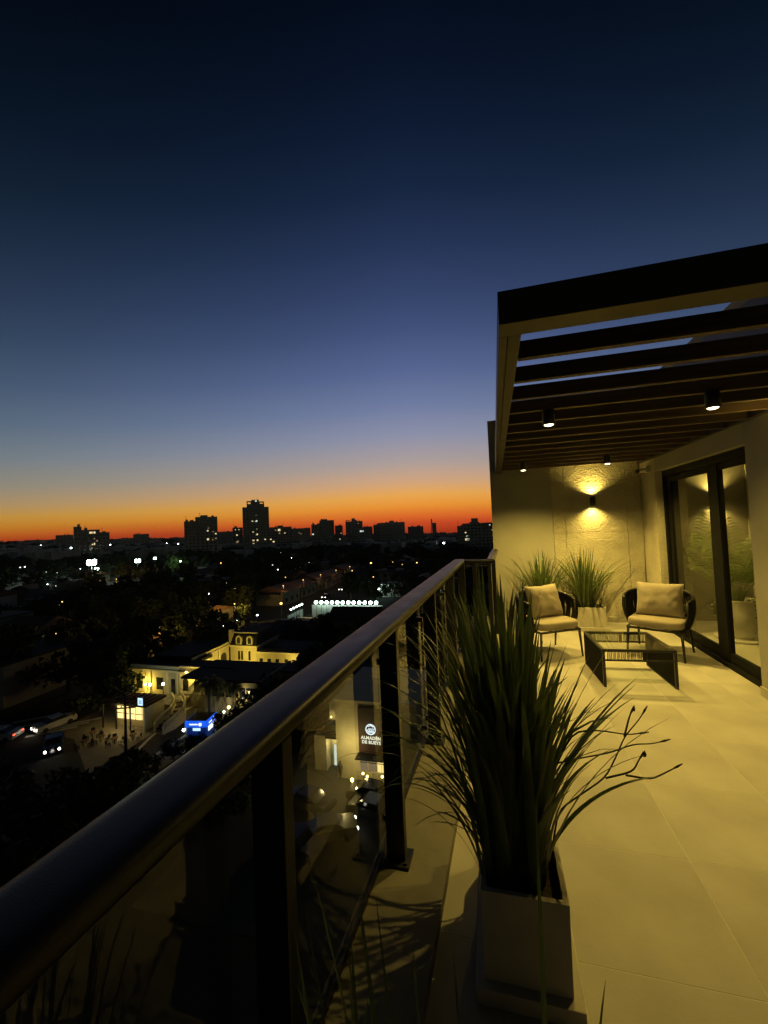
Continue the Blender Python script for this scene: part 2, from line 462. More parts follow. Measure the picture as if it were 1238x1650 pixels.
# keep-out boxes (x0,x1,y0,y1) for random trees and houses
KEEP = [(-68, -53.5, 30, 220), (-54.5, -28, 36, 70), (-92, -36, 24, 44), (-54, -24, 84, 118), (-24, -3, 14, 48), (-60, -28, 60, 72), (-42, -28, 128, 150)]
def free(x, y, pad=2.5):
    return all(not (a - pad < x < b + pad and c - pad < y < d + pad) for a, b, c, d in KEEP)

# houses ---------------------------------------------------------
def house_meshes(seed):
    r = random.Random(seed)
    w, d, h = r.uniform(8, 12), r.uniform(8, 13), r.choice([3.2, 3.4, 6.2])
    wall = MB().box(-w / 2, w / 2, -d / 2, d / 2, 0, h)
    rf = MB()
    if r.random() < .6:
        o = .5; p = r.uniform(1.4, 2.2)
        rf.xprism([(-d / 2 - o, h), (d / 2 + o, h), (0, h + p)], -w / 2 - o, w / 2 + o)
        mr = M['roof_tile']
    else:
        rf.box(-w / 2 - .2, w / 2 + .2, -d / 2 - .2, d / 2 + .2, h, h + .25); rf.box(-1.5, 1.2, -1, 1.5, h + .25, h + 1.5)
        mr = M['roof_dark']
    win = MB()
    for k in range(3):
        x = -w / 2 + w * (k + .5) / 3
        for z in ([1.0] if h < 5 else [1.0, 4.0]):
            win.box(x - .6, x + .6, -d / 2 - .03, -d / 2 + .02, z, z + 1.2)
    return wall.mesh('wall', M['house']), rf.mesh('roof', mr), win.mesh('window', M['win_dark'])
HM = [house_meshes(s) for s in range(8)]
lit_win = MB().box(-.6, .6, -.03, .03, 0, 1.1).mesh('lit_window', M['win_dim'])
def house(x, y, rz=0.0, k=None, label='small unlit house in the dark neighbourhood', group='unlit houses of the town', lit=0):
    k = rnd.randrange(8) if k is None else k
    t = thing('house', label, 'house', (x, y, gz(x, y) - .1), rz, group)
    w, r, wi = HM[k]
    inst('wall', w, t); inst('roof', r, t)
    tag(inst('window', wi, t), kind='stuff')
    return t

# directions of the picture, so nothing is scattered outside the view
def in_view(x, y):
    a = math.degrees(math.atan2(x, y)); return -62 < a < 4
cells = []
for r0, r1, n in ((48, 90, 60), (90, 150, 110), (150, 260, 150), (260, 420, 150)):
    k = 0; tries = 0
    while k < n and tries < 4000:
        tries += 1
        a = R(rnd.uniform(-61, 3)); r = math.sqrt(rnd.uniform(r0 * r0, r1 * r1))
        x, y = r * math.sin(a), r * math.cos(a)
        if not free(x, y, 4): continue
        if any((x - p[0]) ** 2 + (y - p[1]) ** 2 < (5 + r * .03) ** 2 for p in cells): continue
        cells.append((x, y, r)); k += 1
for i, (x, y, r) in enumerate(cells):
    if rnd.random() < (.62 if r < 150 else .5):
        tree(x, y, rnd.uniform(.75, 1.35) * (1 + r / 700))
    else:
        house(x, y, rnd.choice([0, R(90), R(8), R(-12)]) + rnd.uniform(-.05, .05))

# far belt of canopies and low roofs reading as one mass up to the horizon
belt = MB(); r5 = random.Random(5)
for i in range(5200):
    a = R(r5.uniform(-63, 4)); r = 420 * (2600 / 420) ** (r5.random() ** 1.15)
    x, y = r * math.sin(a), r * math.cos(a); z = gz(x, y)
    rad = r5.uniform(5, 11) * (1 + r / 2200); hh = r5.uniform(5, 11) * (1 + r / 3500)
    n = 7; rows = [(1.0, 0), (1.05, .45), (.72, .82), (.0, 1.0)]
    vs = []
    for rr, zz in rows:
        for k in range(n):
            j = r5.uniform(.75, 1.2)
            vs.append((x + math.cos(6.283 * k / n) * rad * rr * j, y + math.sin(6.283 * k / n) * rad * rr * j, z + hh * zz * r5.uniform(.88, 1.1)))
    belt.add(vs, [(q * n + k, q * n + (k + 1) % n, (q + 1) * n + (k + 1) % n, (q + 1) * n + k) for q in range(3) for k in range(n)])
tag(belt.build('distant_treetops', M['tree']), 'dark mass of distant treetops running to the horizon', 'woodland', kind='stuff')
roofs = MB()
for i in range(1500):
    a = R(r5.uniform(-63, 4)); r = 420 * (3200 / 420) ** (r5.random())
    x, y = r * math.sin(a), r * math.cos(a); z = gz(x, y)
    w = r5.uniform(5, 14); d = r5.uniform(5, 12); h = r5.choice([6, 7, 8, 9, 10, 12, 14]) * (1 if r < 1200 else 1.5)
    roofs.box(x - w, x + w, y - d, y + d, z, z + h)
    if r5.random() < .3: roofs.box(x - 1.5, x + 2, y - 2, y + 1.5, z + h, z + h + 2.6)
tag(roofs.build('distant_rooftops', M['tower']), 'far low rooftops along the horizon merging into the treetops', 'rooftops', kind='stuff')

# ================================================================ TOWERS
lit_big = {k: MB().box(-.5, .5, -.06, .06, -.5, .5).mesh('lit_window', M[k]) for k in ('win_warm', 'win_cool', 'win_dim')}
def tower(label, x, y, ztop, w, d=None, m='tower', blocks=(), lit=(), name='apartment_tower', fl=3.0, cols=None, balcony=False, group=None):
    """faces the viewer; blocks = (u0,u1,z0,z1,inset) extra volumes above the main one, u across the front, z over the roof"""
    d = d or w * .75
    base = gz(x, y) - 2
    rz = math.atan2(-x, y)
    t = thing(name, label, 'building', (x, y, base), rz, group)
    H = ztop - base
    t0 = MB().box(-w / 2, w / 2, 0, d, 0, H); t0.build('wall', M[m], t)
    for u0, u1, z0, z1, ins in blocks:
        MB().box(u0 * w, u1 * w, d * ins, d * (1 - ins * .5), H + z0, H + z1).build('roof_block', M[m], t)
    n = cols or max(3, int(w / 3.2)); nf = int(H / fl)
    wm = MB(); rc = MB()
    for i in range(n):
        u = -w / 2 + w * (i + .5) / n
        for f in range(1, nf):
            wm.box(u - w / n * .26, u + w / n * .26, -.05, .04, f * fl + .9, f * fl + 2.2)
        if balcony and i % 2:
            for f in range(1, nf):
                rc.box(u - w / n * .46, u + w / n * .46, -1.1, 0.001, f * fl, f * fl + .95)
    tag(wm.build('window', M['win_dark'], t), kind='stuff')
    if rc.v: tag(rc.build('balcony', M[m], t), kind='stuff')
    # piers standing proud of the front
    pr = MB()
    for i in range(n + 1):
        u = -w / 2 + w * i / n
        pr.box(u - .22, u + .22, -.28, 0.0, 0, H)
    tag(pr.build('pier', M[m], t), kind='stuff')
    MB().box(-w / 2 - .2, w / 2 + .2, -.35, d + .2, H, H + .7).build('parapet', M[m], t)
    rt = random.Random(int(x * 7 + y))
    top = H + .7
    for q in range(2 if w > 9 else 1):
        u = rt.uniform(-.36, .36) * w
        MB().cyl(u, d * .5, H, top + rt.uniform(.8, 2.0), rt.uniform(.8, 1.3), n=8).build('roof_tank', M['tower2'], t)
    u = rt.uniform(-.4, .4) * w; ah = rt.uniform(2.5, 6)
    MB().tube([(u, d * .4, H), (u, d * .4, top + ah)], .11, 4).tube([(u - .9, d * .4, top + ah * .8), (u + .9, d * .4, top + ah * .8)], .07, 4).build('antenna', M['black'], t)
    for u, dz, s, k in lit:                                    # u across, dz below roof
        o = inst('lit_window', lit_big[k], t, (u * w, -.10, H - dz), (0, 0, 0), (s, 1, s * .8))
    return t
W_, C_, D_ = 'win_warm', 'win_cool', 'win_dim'
t = tower('tallest tower on the skyline, stepped crown with lit rooms and a lit podium', -257, 405.4, 28.8, 27.8, m='tower',
      blocks=[(-.34, .34, 0, 4.5, .15)], lit=[(-.13, 15, 1.6, W_), (.01, 15, 2.2, C_), (-.12, 27, 1.5, W_), (.02, 30, 2, W_), (-.12, 36.5, 1.9, W_), (.03, 36.5, 2, W_), (-.12, 40, 1.4, W_), (.33, 36, 1.5, W_), (.0, 8.5, 1.3, D_), (.02, 24, 1.3, D_)], balcony=True)
Hc = 28.8 - gz(-257, 405.4) + 2
cr = MB()
for u0, u1 in ((-.34, -.30), (-.19, -.15), (.13, .17), (.29, .33)):
    cr.box(u0 * 27.8, u1 * 27.8, 2, 3.2, Hc + 4.5, Hc + 7.0)
cr.box(-.34 * 27.8, -.15 * 27.8, 1.8, 14, Hc + 7.0, Hc + 7.6); cr.box(.13 * 27.8, .33 * 27.8, 1.8, 14, Hc + 6.4, Hc + 7.0)
cr.box(-.16 * 27.8, .14 * 27.8, 2, 15, Hc + 4.5, Hc + 9.0); cr.tube([(2, 5, Hc + 9), (2, 5, Hc + 13)], .12, 5)
cr.build('crown', M['tower'], t)
inst('lit_window', lit_big[C_], t, (.6, 1.9, Hc + 7.6), (0, 0, 0), (1.6, 1, 1.4))
for i in range(4):
    MB().sphere((0, 0, 0), .85, 8, 5, .6).build('podium_lamp', M['lamp_green'], t, (-9 + 4.1 * i, -4, Hc - 45.5))
MB().box(-13, 8, -5, -.4, Hc - 47.6, Hc - 46.4).build('podium', M['tower2'], t)
tower('dark pair of slabs left of the tallest tower, right slab higher with lit rooms', -261.2, 328.9, 17.1, 18.7, m='tower',
      blocks=[(-.28, .06, 0, 2.4, .2)], lit=[(.05, 12.5, 1.3, W_), (.09, 10, 1.2, D_), (.06, 20.5, 2.0, W_), (.30, 13.5, 1.2, D_), (.42, 15.5, 1.3, W_), (.42, 20, 1.3, D_), (.28, 21, 1.2, D_)])
tower('lower half of the dark pair of slabs, plain wall without lit rooms', -272.1, 319.9, 13.4, 9.3, m='tower2', blocks=[(.0, .14, 0, 1.8, .3)])
tower('squat dark block with a row of lit top floor rooms, far left of the skyline', -332.6, 272.5, 8.7, 12.5, m='tower', blocks=[(-.5, .55, 0, .6, 0)],
      lit=[(.02, 1.8, 1.8, W_), (.2, 1.8, 2.0, W_), (-.1, 8, 1.2, D_), (.16, 11.5, 2.2, W_), (.38, 9, 1.4, D_), (.2, 7, 1.2, D_), (.17, 20, 1.8, W_), (-.1, 20, 1.4, W_), (.45, 20, 1.8, W_), (.05, 15, 1.2, D_)], balcony=True)
tower('narrow lift tower standing at the left of the squat dark block', -338.1, 265.7, 11.6, 5.0, m='tower2', cols=2)
tower('low plain wing right of the squat dark block', -326.6, 279.7, 6.2, 8.0, m='tower2')
tower('slim dark block touching the left of the tallest tower', -318.9, 460.3, 7.5, 12.0, m='tower', lit=[(-.1, 9, 2, W_), (.0, 17, 2, D_), (-.1, 18, 2.4, D_), (-.2, 2, 1.2, W_), (.15, 2, 1.2, W_)])
tower('wide block right of the tallest tower with one bright top room', -254.3, 453.6, 5.8, 27.3, m='tower2', blocks=[(-.12, .13, 0, 2.6, .2)],
      lit=[(-.04, 3, 3.0, W_), (-.2, 3, 1.5, D_), (-.03, 7, 1.7, D_), (.2, 7, 1.3, W_), (-.3, 17, 2.0, W_), (-.42, 14, 1.6, W_)])
tower('distant long roofline between the tallest tower and the square dark tower', -357.2, 715.8, 4.4, 34.9, m='tower3', blocks=[(.2, .5, 0, 1.2, .1)], lit=[(-.1, 8, 2, D_), (0, 10, 2, D_)])
tower('square dark tower with a taller right half, middle of the skyline', -195.3, 460.3, 11.4, 17.1, m='tower', blocks=[(-.38, .05, 0, 2.2, .2)])
tower('lower left shoulder of the square dark tower with a white light', -207.3, 455, 6.9, 10.3, m='tower', lit=[(-.35, 11, 1.8, C_)])
tower('thin grey block between the square dark tower and the pale one', -203.9, 521.6, 5.0, 10.0, m='tower2', lit=[(.3, 10, 1.8, D_), (.1, 18, 1.8, W_)])
tower('pale tower with a roof frame and aerial box in the middle skyline', -177.8, 509.9, 9.6, 21.9, m='tower3',
      blocks=[(-.15, .07, 0, 4.6, .25), (-.5, -.2, 2.0, 2.5, 0), (-.5, -.46, 0, 2.0, 0), (.3, .34, 0, 1.8, 0)], lit=[(.25, 2.5, 1.0, D_)])
tower('small dark block in front of the pale tower with two lit rooms', -157, 470, .2, 13, m='tower', lit=[(.1, 3, 2.1, C_), (.28, 3, 1.8, C_)])
tower('broad grey slab with a small roof box, right of the pale tower', -125.7, 504.6, 5.8, 33.0, m='tower3', blocks=[(-.09, .10, 0, 3.0, .25), (.1, .5, 0, .8, 0)])
tower('narrow dark block leaning against the left of the broad grey slab', -144.1, 499.6, 3.6, 7.9, m='tower', blocks=[(.0, .5, 0, 1.4, .1)])
tower('low dark terrace of flats right of the broad grey slab', -120, 637.3, -1.0, 24, m='tower2', blocks=[(.1, .3, 0, 2.2, .2)])
tower('hazy far high-rise beside the thin mast', -195.9, 1386.2, 6.0, 12.5, m='tower3', lit=[])
mast = thing('radio_mast', 'thin mast on the horizon left of the hazy far high-rise', 'mast', (-204.6, 1385, gz(-204.6, 1385)))
mb = MB()
for s1, s2 in ((-1, -1), (1, -1), (1, 1), (-1, 1)):
    mb.tube([(s1 * 3, s2 * 3, 0), (s1 * .8, s2 * .8, 21 - gz(-204.6, 1385))], .9, 4)
mb.build('lattice_tower', M['tower2'], mast)
tower('dark flats with a tall lift shaft and lit rooms beside the terrace wall', -13.6, 399.8, .6, 31.6, m='tower', blocks=[(-.24, -.04, 0, 5.4, .2), (.1, .45, 0, .8, 0)],
      lit=[(-.42, 8, 1.3, W_), (-.38, 11.5, 1.6, C_), (-.33, 11.5, 1.2, W_), (-.40, 14.5, 2.4, W_), (-.34, 14.5, 1.8, C_), (.36, 6, 1.6, D_), (.3, 1.5, 1, C_)], balcony=True)
tower('narrow wing at the left of the flats beside the terrace wall', -31.4, 398.8, -1.4, 5.8, m='tower2', cols=2)
for i, (x, y, zt, w, lab) in enumerate([(-412.7, 565.4, 3.6, 24.9, 'low far block left of the slim dark block'), (-268.4, 859.1, 2.4, 20.4, 'distant grey block between the pale tower and the broad slab'),
        (-718.7, 541.8, 9.5, 23.7, 'far low block near the left end of the skyline'), (-644.2, 628.5, 6.0, 25.2, 'far low block midway between squat block and dark pair')]):
    tower(lab, x, y, zt, w, m='tower2')
for i, (a, r, h, w) in enumerate([(-50, 700, 5, 12), (-47.5, 820, 7, 16), (-44, 760, 6, 10), (-41, 900, 8, 20), (-36.5, 820, 8, 14), (-33.6, 900, 9, 18), (-20.5, 800, 7, 16), (-17.3, 900, 8, 12), (-11, 760, 5, 14), (-8.6, 1000, 9, 14), (-6.9, 1100, 10, 18), (-4, 900, 9, 15), (-30, 1000, 11, 14), (-24.6, 950, 8, 18)]):
    x, y = r * math.sin(R(a)), r * math.cos(R(a))
    tower('far low flats breaking the treeline on the horizon', x, y, gz(x, y) + 11 + h, w, m='tower2', group='far low flats on the horizon')

# ================================================================ STREET LAMPS
def lamp_meshes(mname, pole_h, r):
    return (MB().tube([(0, 0, 0), (0, 0, pole_h - .05)], [.09, .06], 6).mesh('pole', M['black']),
            MB().sphere((0, 0, 0), r, 10, 6, .8).mesh('lamp_head', M[mname]))
LAMPS = {}
def street_lamp(x, y, z, r, m='lamp_white', label='distant street lamp glowing white among the dark trees', group='white street lamps of the town'):
    g = gz(x, y); h = max(z - g, 1.5)
    key = (m, round(r, 1))
    if key not in LAMPS: LAMPS[key] = MB().sphere((0, 0, 0), r, 10, 6, .8).mesh('lamp_head', M[m])
    t = thing('street_lamp', label, 'street lamp', (x, y, g), 0, group)
    MB().tube([(0, 0, 0), (0, 0, h - r * .7)], [.09, .06], 5).build('pole', M['black'], t)
    inst('lamp_head', LAMPS[key], t, (0, 0, h))
    return t
DOTS = [(-104, 66, .16), (-165, 103, .22), (-178, 127, .2), (-143, 117, .3), (-211, 230, .45), (-82, 116, .22), (-94, 128, .25), (-84, 106, .18),
        (-53, 72.5, .14), (-51.5, 69, .2), (-52, 74, .12), (-50.5, 79, .2), (-184, 329, .45), (-142, 268, .35), (-46, 220, .35), (-178, 960, 1.4), (-53, 440, 1.3), (-338, 800, 1.3),
        (-271, 660, 1.0), (-14, 111, .14), (-102, 213, .32), (-100, 175, .25), (-55, 340, .5), (-70, 300, .35), (-252, 395, .6), (-300, 345, .6), (-222, 300, .4),
        (-330, 330, .6), (-395, 340, .8), (-450, 420, .9), (-520, 400, 1.2), (-600, 480, 1.4), (-640, 560, 1.3), (-560, 600, 1.2), (-500, 560, 1.0), (-420, 520, .9), (-380, 600, .9),
        (-800, 560, 1.8), (-900, 700, 1.6), (-760, 650, 1.5), (-310, 560, .9), (-290, 380, .5), (-260, 270, .4), (-240, 190, .3), (-300, 200, .35), (-98, 300, .4), (-64, 250, .3)]
for x, y, r in DOTS:
    z = gz(x, y) + (6.0 if r < .9 else 12)
    street_lamp(x, y, z, r * .8)
rq = random.Random(77)
for k in range(58):
    a = R(rq.uniform(-58, -3)); rr_ = 95 * (900 / 95) ** rq.random()
    x, y = rr_ * math.sin(a), rr_ * math.cos(a)
    if not free(x, y, 0): continue
    warm = rq.random() < .55
    street_lamp(x, y, gz(x, y) + rq.uniform(4, 8), rr_ * rq.uniform(.00075, .0014), 'lamp_orange' if warm else 'lamp_dim', *(('tiny warm lamp among the dark houses of the town', 'tiny warm lamps of the town') if warm else ('tiny pale lamp among the dark houses of the town', 'tiny pale lamps of the town')))
for x, y, r, dz in [(-81, 57, .30, 5), (-52, 92, .3, 6), (-178, 150, .45, 4), (-63, 205, .5, 6), (-61, 170, .35, 5.5), (-230, 250, .3, 5)]:
    street_lamp(x, y, gz(x, y) + dz, r, 'lamp_orange', 'orange street lamp half hidden by dark foliage in the town', 'orange street lamps of the town')
# big white flood on the sports ground far left with lit ground round it
def floodlight(x, y, z, s, label, e=0):
    g = gz(x, y)
    t = thing('floodlight', label, 'floodlight', (x, y, g), math.atan2(-x, y))
    MB().tube([(0, 0, 0), (0, 0, z - g)], [.25, .14], 6).build('pole', M['black'], t)
    MB().box(-s, s, -.1, .25, z - g - s * .1, z - g + s * 1.1, .03).build('housing', M['black'], t)
    for i in (-1, 1):
        for j in (0, 1):
            MB().sphere((0, 0, 0), s * .46, 10, 6).build('lamp_head', M['lamp_green'], t, (i * s * .5, -.25, z - g + s * (.25 + j * .5)))
    if e: light('floodlight_beam', 'POINT', (0, -2.0, z - g), e, (.75, 1.0, .85), t, .6)
    return t
floodlight(-207, 170, -12.0, 2.3, 'very bright white floodlight high over the sports ground, far left', 9000)
floodlight(-206, 172, -15.0, 1.0, 'smaller white floodlight just under the very bright one')
floodlight(-209, 201, -13.6, 1.6, 'bright oval floodlight behind the dark tree, right of the brightest one', 2500)
floodlight(-206, 211, -12.6, .9, 'small floodlight right of the oval one behind the dark tree')
light_tree = [(-190, 208, 1.6), (-184, 212, 1.4), (-196, 214, 1.3)]
for x, y, s in light_tree:
    tree(x, y, s, 'leafy tree lit green by a hidden lamp beside the floodlights', 'trees lit green near the floodlights')
street_lamp(-180, 203, gz(-180, 203) + 9, .5, 'lamp_green', 'greenish lamp lighting the tree beside the floodlights', None)
light('lamp_beam', 'POINT', (-181, 201, gz(-180, 203) + 9), 5000, (.55, 1.0, .45), None, .4)
shed = thing('canopy_building', 'small white building lit under the very bright floodlight', 'building', (-197, 161, gz(-197, 161)), R(30))
MB().box(-6, 6, -3, 3, 0, 3.6).build('wall', M['fence_white'], shed); MB().box(-6.5, 6.5, -3.5, 3.5, 3.6, 3.9).build('roof', M['roof_dark'], shed)
for (x, y, e, c, lab) in [(-66.6, 73.1, 1900, (1, .62, .12), 'tree glowing orange beside a lamp post above the mansion'), (-66.2, 98, 2200, (1, .62, .12), 'tree glowing orange at the street corner behind the mansion'), (-166, 152, 3500, (1, .55, .15), 'tree glowing orange under the dark tree, middle left')]:
    z = gz(x, y)
    t = tree(x, y, .75, lab, None, v=3)
    o = street_lamp(x - 1.2, y - 3.0, z + 5.2, .16, 'lamp_orange', lab.replace('tree glowing orange', 'slender lamp post') + ', orange lamp', None)
    light('lamp_beam', 'POINT', (1.0, 0.3, 5.0), e, c, o, .1)

# ================================================================ STREET ROW: houses beside the far street
row = [(-71, 124, 10, 11, 4.4), (-71.5, 138, 10, 12, 4.0), (-72, 153, 10, 13, 4.8), (-72.5, 169, 10, 12, 4.4), (-73, 186, 10, 14, 5.2)]
lab_row = ['first', 'second', 'third', 'fourth', 'fifth', 'sixth']
for i, (x, y, w, d, h) in enumerate(row):
    g = gz(x, y)
    t = thing('terraced_house', '%s house from the near end of the street, beige front lit by street lamps' % lab_row[i], 'house', (x, y, g), 0, 'houses along the lamplit street')
    MB().box(-w / 2, w / 2, -d / 2, d / 2, 0, h).build('wall', M['stone'], t)
    MB().yprism([(-w / 2 - .5, h), (w / 2 + .6, h), (0, h + 1.8)], -d / 2 - .3, d / 2 + .3).build('roof', M['roof_tile'], t)
    for k in range(3):
        yy = -d / 2 + d * (k + .5) / 3
        for z in (1.0, 3.9) if h > 5.5 else (1.0,):
            MB().box(w / 2 - .02, w / 2 + .05, yy - .55, yy + .55, z, z + 1.3).build('window', M['win_dim'] if (i + k) % 3 == 0 and z > 2 else M['win_dark'], t)
    MB().box(-w / 2 + 1, w / 2 - 1, -d / 2 - .06, -d / 2 + .01, 3.6, 4.8).build('window', M['win_dark'], t)
for x, y in ((-66.5, 118), (-66.5, 132), (-66.5, 147), (-66.5, 163), (-66.5, 180)):
    o = street_lamp(x + .8, y, gz(x, y) + 6.5, .17, 'lamp_orange', 'orange street lamp beside the row of beige houses', 'orange lamps along the street')
    light('lamp_beam', 'POINT', (.4, 0, 6.2), 170, (1, .62, .25), o, .15)

# ================================================================ SPORTS PITCH with a row of lights
sheet('pitch_floor', [(-52, 84), (-27, 84), (-27, 108), (-52, 108)], M['pitch'], .05)
for i in range(12):
    x = -47.8 + (47.8 - 30.8) * i / 11
    t = thing('pitch_floodlight', 'number %d of twelve white floodlights in the long row behind the pitch'.replace('number %d', ['leftmost', 'second', 'third', 'fourth', 'fifth', 'sixth', 'seventh', 'eighth', 'ninth', 'tenth', 'eleventh', 'rightmost'][i]), 'floodlight', (x, 103.3, G0), 0, 'row of twelve floodlights behind the pitch')
    MB().tube([(0, 0, 0), (0, 0, 3.9)], .06, 6).build('pole', M['black'], t)
    MB().sphere((0, 0, 0), .48, 12, 8, .9).build('lamp_head', M['lamp_green'], t, (0, 0, 4.2))
    if i in (1, 4, 7, 10): light('lamp_beam', 'POINT', (0, -.7, 4.1), 60, (.72, 1.0, .84), t, .2)
for i in range(5):
    x, y = -50.8 - .08 * i, 94.7 + 1.7 * i
    t = thing('pitch_floodlight', '%s of five lights on the short side of the pitch fence' % ['nearest', 'second', 'middle', 'fourth', 'farthest'][i], 'floodlight', (x, y, G0), 0, 'five lights on the short side of the pitch')
    MB().tube([(0, 0, 0), (0, 0, 3.8)], .06, 6).build('pole', M['black'], t)
    MB().sphere((0, 0, 0), .24, 10, 6, .9).build('lamp_head', M['lamp_green'], t, (0, 0, 4.0))
    if i in (1, 3): light('lamp_beam', 'POINT', (.6, 0, 3.7), 30, (.72, 1.0, .84), t, .2)
t = thing('pitch_fence', 'pale board fence behind the sports pitch under the lights', 'fence', (-39.3, 104.0, G0))
for i in range(12): MB().box(-.80, .80, 0, .08, 0, 3.4).build('panel', M['fence_white'], t, (-9.3 + 1.68 * i, 0, 0))
t = thing('side_fence', 'pale slatted fence along the short side of the pitch', 'fence', (-51.3, 98.2, G0))
for i in range(10): MB().box(-.05, .05, -.32, .32, 0, 2.6).build('slat', M['fence_white'], t, (0, -4 + .85 * i, 0))
hall = thing('sports_hall', 'long low dark roofed hall in front of the row of floodlights', 'building', (-36.5, 80.5, G0))
MB().box(-9, 9, -8, 6, 0, 3.4).build('wall', M['house'], hall)
MB().xprism([(-8.6, 3.4), (6.6, 3.4), (6.6, 3.7), (-1, 4.9), (-8.6, 3.7)], -9.6, 9.6).build('roof', M['roof_dark'], hall)
MB().box(-3.5, 2.5, -.12, .12, 0, .12).build('skylight', M['win_dim'], hall, (-2, 2.0, 4.75))
wb = thing('white_building', 'small pale building with one bright lamp, right of the floodlight row', 'building', (-34.6, 139, gz(-34.6, 139)))
MB().box(-4, 4, -3, 3, 0, 4.0).build('wall', M['fence_white'], wb); MB().box(-4.4, 4.4, -3.4, 3.4, 4.0, 4.3).build('roof', M['fence_white'], wb)
MB().sphere((0, 0, 0), .5, 10, 6).build('lamp_head', M['lamp_green'], wb, (-4.6, -3.6, 2.6)); light('lamp_beam', 'POINT', (-3.5, -4.6, 3.2), 260, (.7, 1, .85), wb, .2)

# ================================================================ CARS
def car_parts(body_m):
    prof = [(-2.15, .35), (-2.2, .75), (-2.05, .95), (-1.2, 1.02), (-.55, 1.42), (.75, 1.45), (1.45, 1.05), (2.1, .95), (2.2, .6), (2.1, .3)]
    cabin = [(-1.15, 1.02), (-.55, 1.40), (.72, 1.43), (1.40, 1.05)]
    return (MB().xprism(prof[:4] + [(1.45, 1.05)] + prof[7:], -.86, .86).mesh('body', body_m),
            MB().xprism(cabin, -.74, .74).mesh('windows', M['win_dark']),
            MB().xprism([(-.56, 1.405), (.74, 1.435), (.74, 1.47), (-.56, 1.45)], -.70, .70).mesh('roof', body_m))
CP = {k: car_parts(M[k]) for k in ('car_white', 'car_dark')}
wheel = MB().tube([(-.11, 0, 0), (.11, 0, 0)], .32, 12).mesh('wheel', M['tyre'])
hl = MB().sphere((0, 0, 0), .15, 8, 6).mesh('headlight', M['head'])
tl = MB().box(-.16, .16, -.03, .03, -.07, .07).mesh('tail_light', M['tail'])
def car(label, x, y, heading, paint='car_white', head=True, z=0, group=None, beam=0, name='car', lit=True):
    """front at local -y"""
    t = thing(name, label, 'car', (x, y, gz(x, y) + .05), R(heading), group)
    b, w, r = CP[paint]
    inst('body', b, t); inst('windows', w, t); inst('roof', r, t)
    for sx in (-.8, .8):
        for sy in (-1.35, 1.35): inst('wheel', wheel, t, (sx, sy, .33))
    if lit:
        for sx in (-.62, .62):
            inst('headlight', hl, t, (sx, -2.14, .68)); inst('tail_light', tl, t, (sx, 2.16, .78))
    if beam: light('headlight_beam', 'SPOT', (0, -2.45, .7), beam, (1, .9, .7), t, .08, R(80), .8, (R(78), 0, 0))
    return t
car('white car with headlights on driving between the crosswalks', -55.7, 40.4, -12, 'car_white', beam=60)
car('dark car with bright headlights nearest the bottom left corner', -50.2, 36.3, 50, 'car_dark', beam=90)
car('white car leaving the left edge with a red tail light', -59.3, 36.6, -72, 'car_white')
car('nearer of two distant cars with headlights on the lamplit street', -57.5, 132.6, 0, 'car_dark', beam=150)
car('farther of two distant cars with headlights on the lamplit street', -58.1, 150, 0, 'car_dark', beam=150)
car('dark car with lit lamps down below behind the railing glass', -13.6, 30.2, 118, 'car_dark', beam=70)
for i, (x, y, h) in enumerate([(-16.5, 33.0, 78), (-11.5, 35.0, 84), (-10.8, 33.2, 80), (-15.5, 28.5, 75)]):
    car('parked dark car in the unlit yard seen through the railing glass', x, y, h, 'car_dark', lit=False, group='cars parked in the yard below')
for i, (x, y, h) in enumerate([(-52.2, 76.5, 80), (-49.5, 76.2, 80), (-52.8, 80.0, 85)]):
    car('parked car in the small lot behind the mansion roofs', x, y, h, 'car_white', lit=False, group='cars parked behind the mansion')

# ================================================================ MANSION
def arch(mb, x, y0, y1, z0, w, h, n=8):
    pts = [(x - w / 2, z0), (x + w / 2, z0)] + [(x + math.cos(math.pi * k / n) * w / 2, z0 + h - w / 2 + math.sin(math.pi * k / n) * w / 2) for k in range(n + 1)]
    return mb.yprism(pts, y0, y1)
mz = G0
man = thing('front_pavilion', 'cream single storey pavilion with cornice and yellow wall floodlight', 'building', (-48.2, 49, mz))
MB().box(-4.3, 4.2, 0, 7, 0, 4.6).build('wall', M['mansion'], man)
MB().box(-4.5, 4.25, -.25, .3, 4.6, 4.85).build('cornice', M['mansion_trim'], man)
MB().box(-4.35, 4.2, -.06, .2, 4.85, 5.35).build('parapet', M['mansion_trim'], man)
MB().box(-4.3, 4.2, .301, 7, 4.601, 5.0).build('roof', M['roof_dark'], man)
for x in (-4.1, -1.55, -.9, 2.1, 3.9): MB().box(x - .17, x + .17, -.14, -.0, 1.5, 4.6).build('pilaster', M['mansion_trim'], man)
for x in (-2.8, .7): MB().box(x - .55, x + .55, -.03, .03, 2.0, 3.7).build('window', M['win_dark'], man)
MB().box(2.7, 3.4, -.03, .03, 1.5, 3.6).build('door', M['win_dark'], man)
MB().sphere((0, 0, 0), .16, 10, 6).build('wall_lamp', M['lamp_yellow'], man, (-1.3, -.5, 2.75))
light('wall_lamp_beam', 'POINT', (-1.3, -.75, 2.8), 380, (1, .72, .10), man, .1)
terr2 = MB().box(-4.6, 6.0, -3.2, -.01, 0, 1.5)
terr2.build('raised_terrace', M['stone'], man)

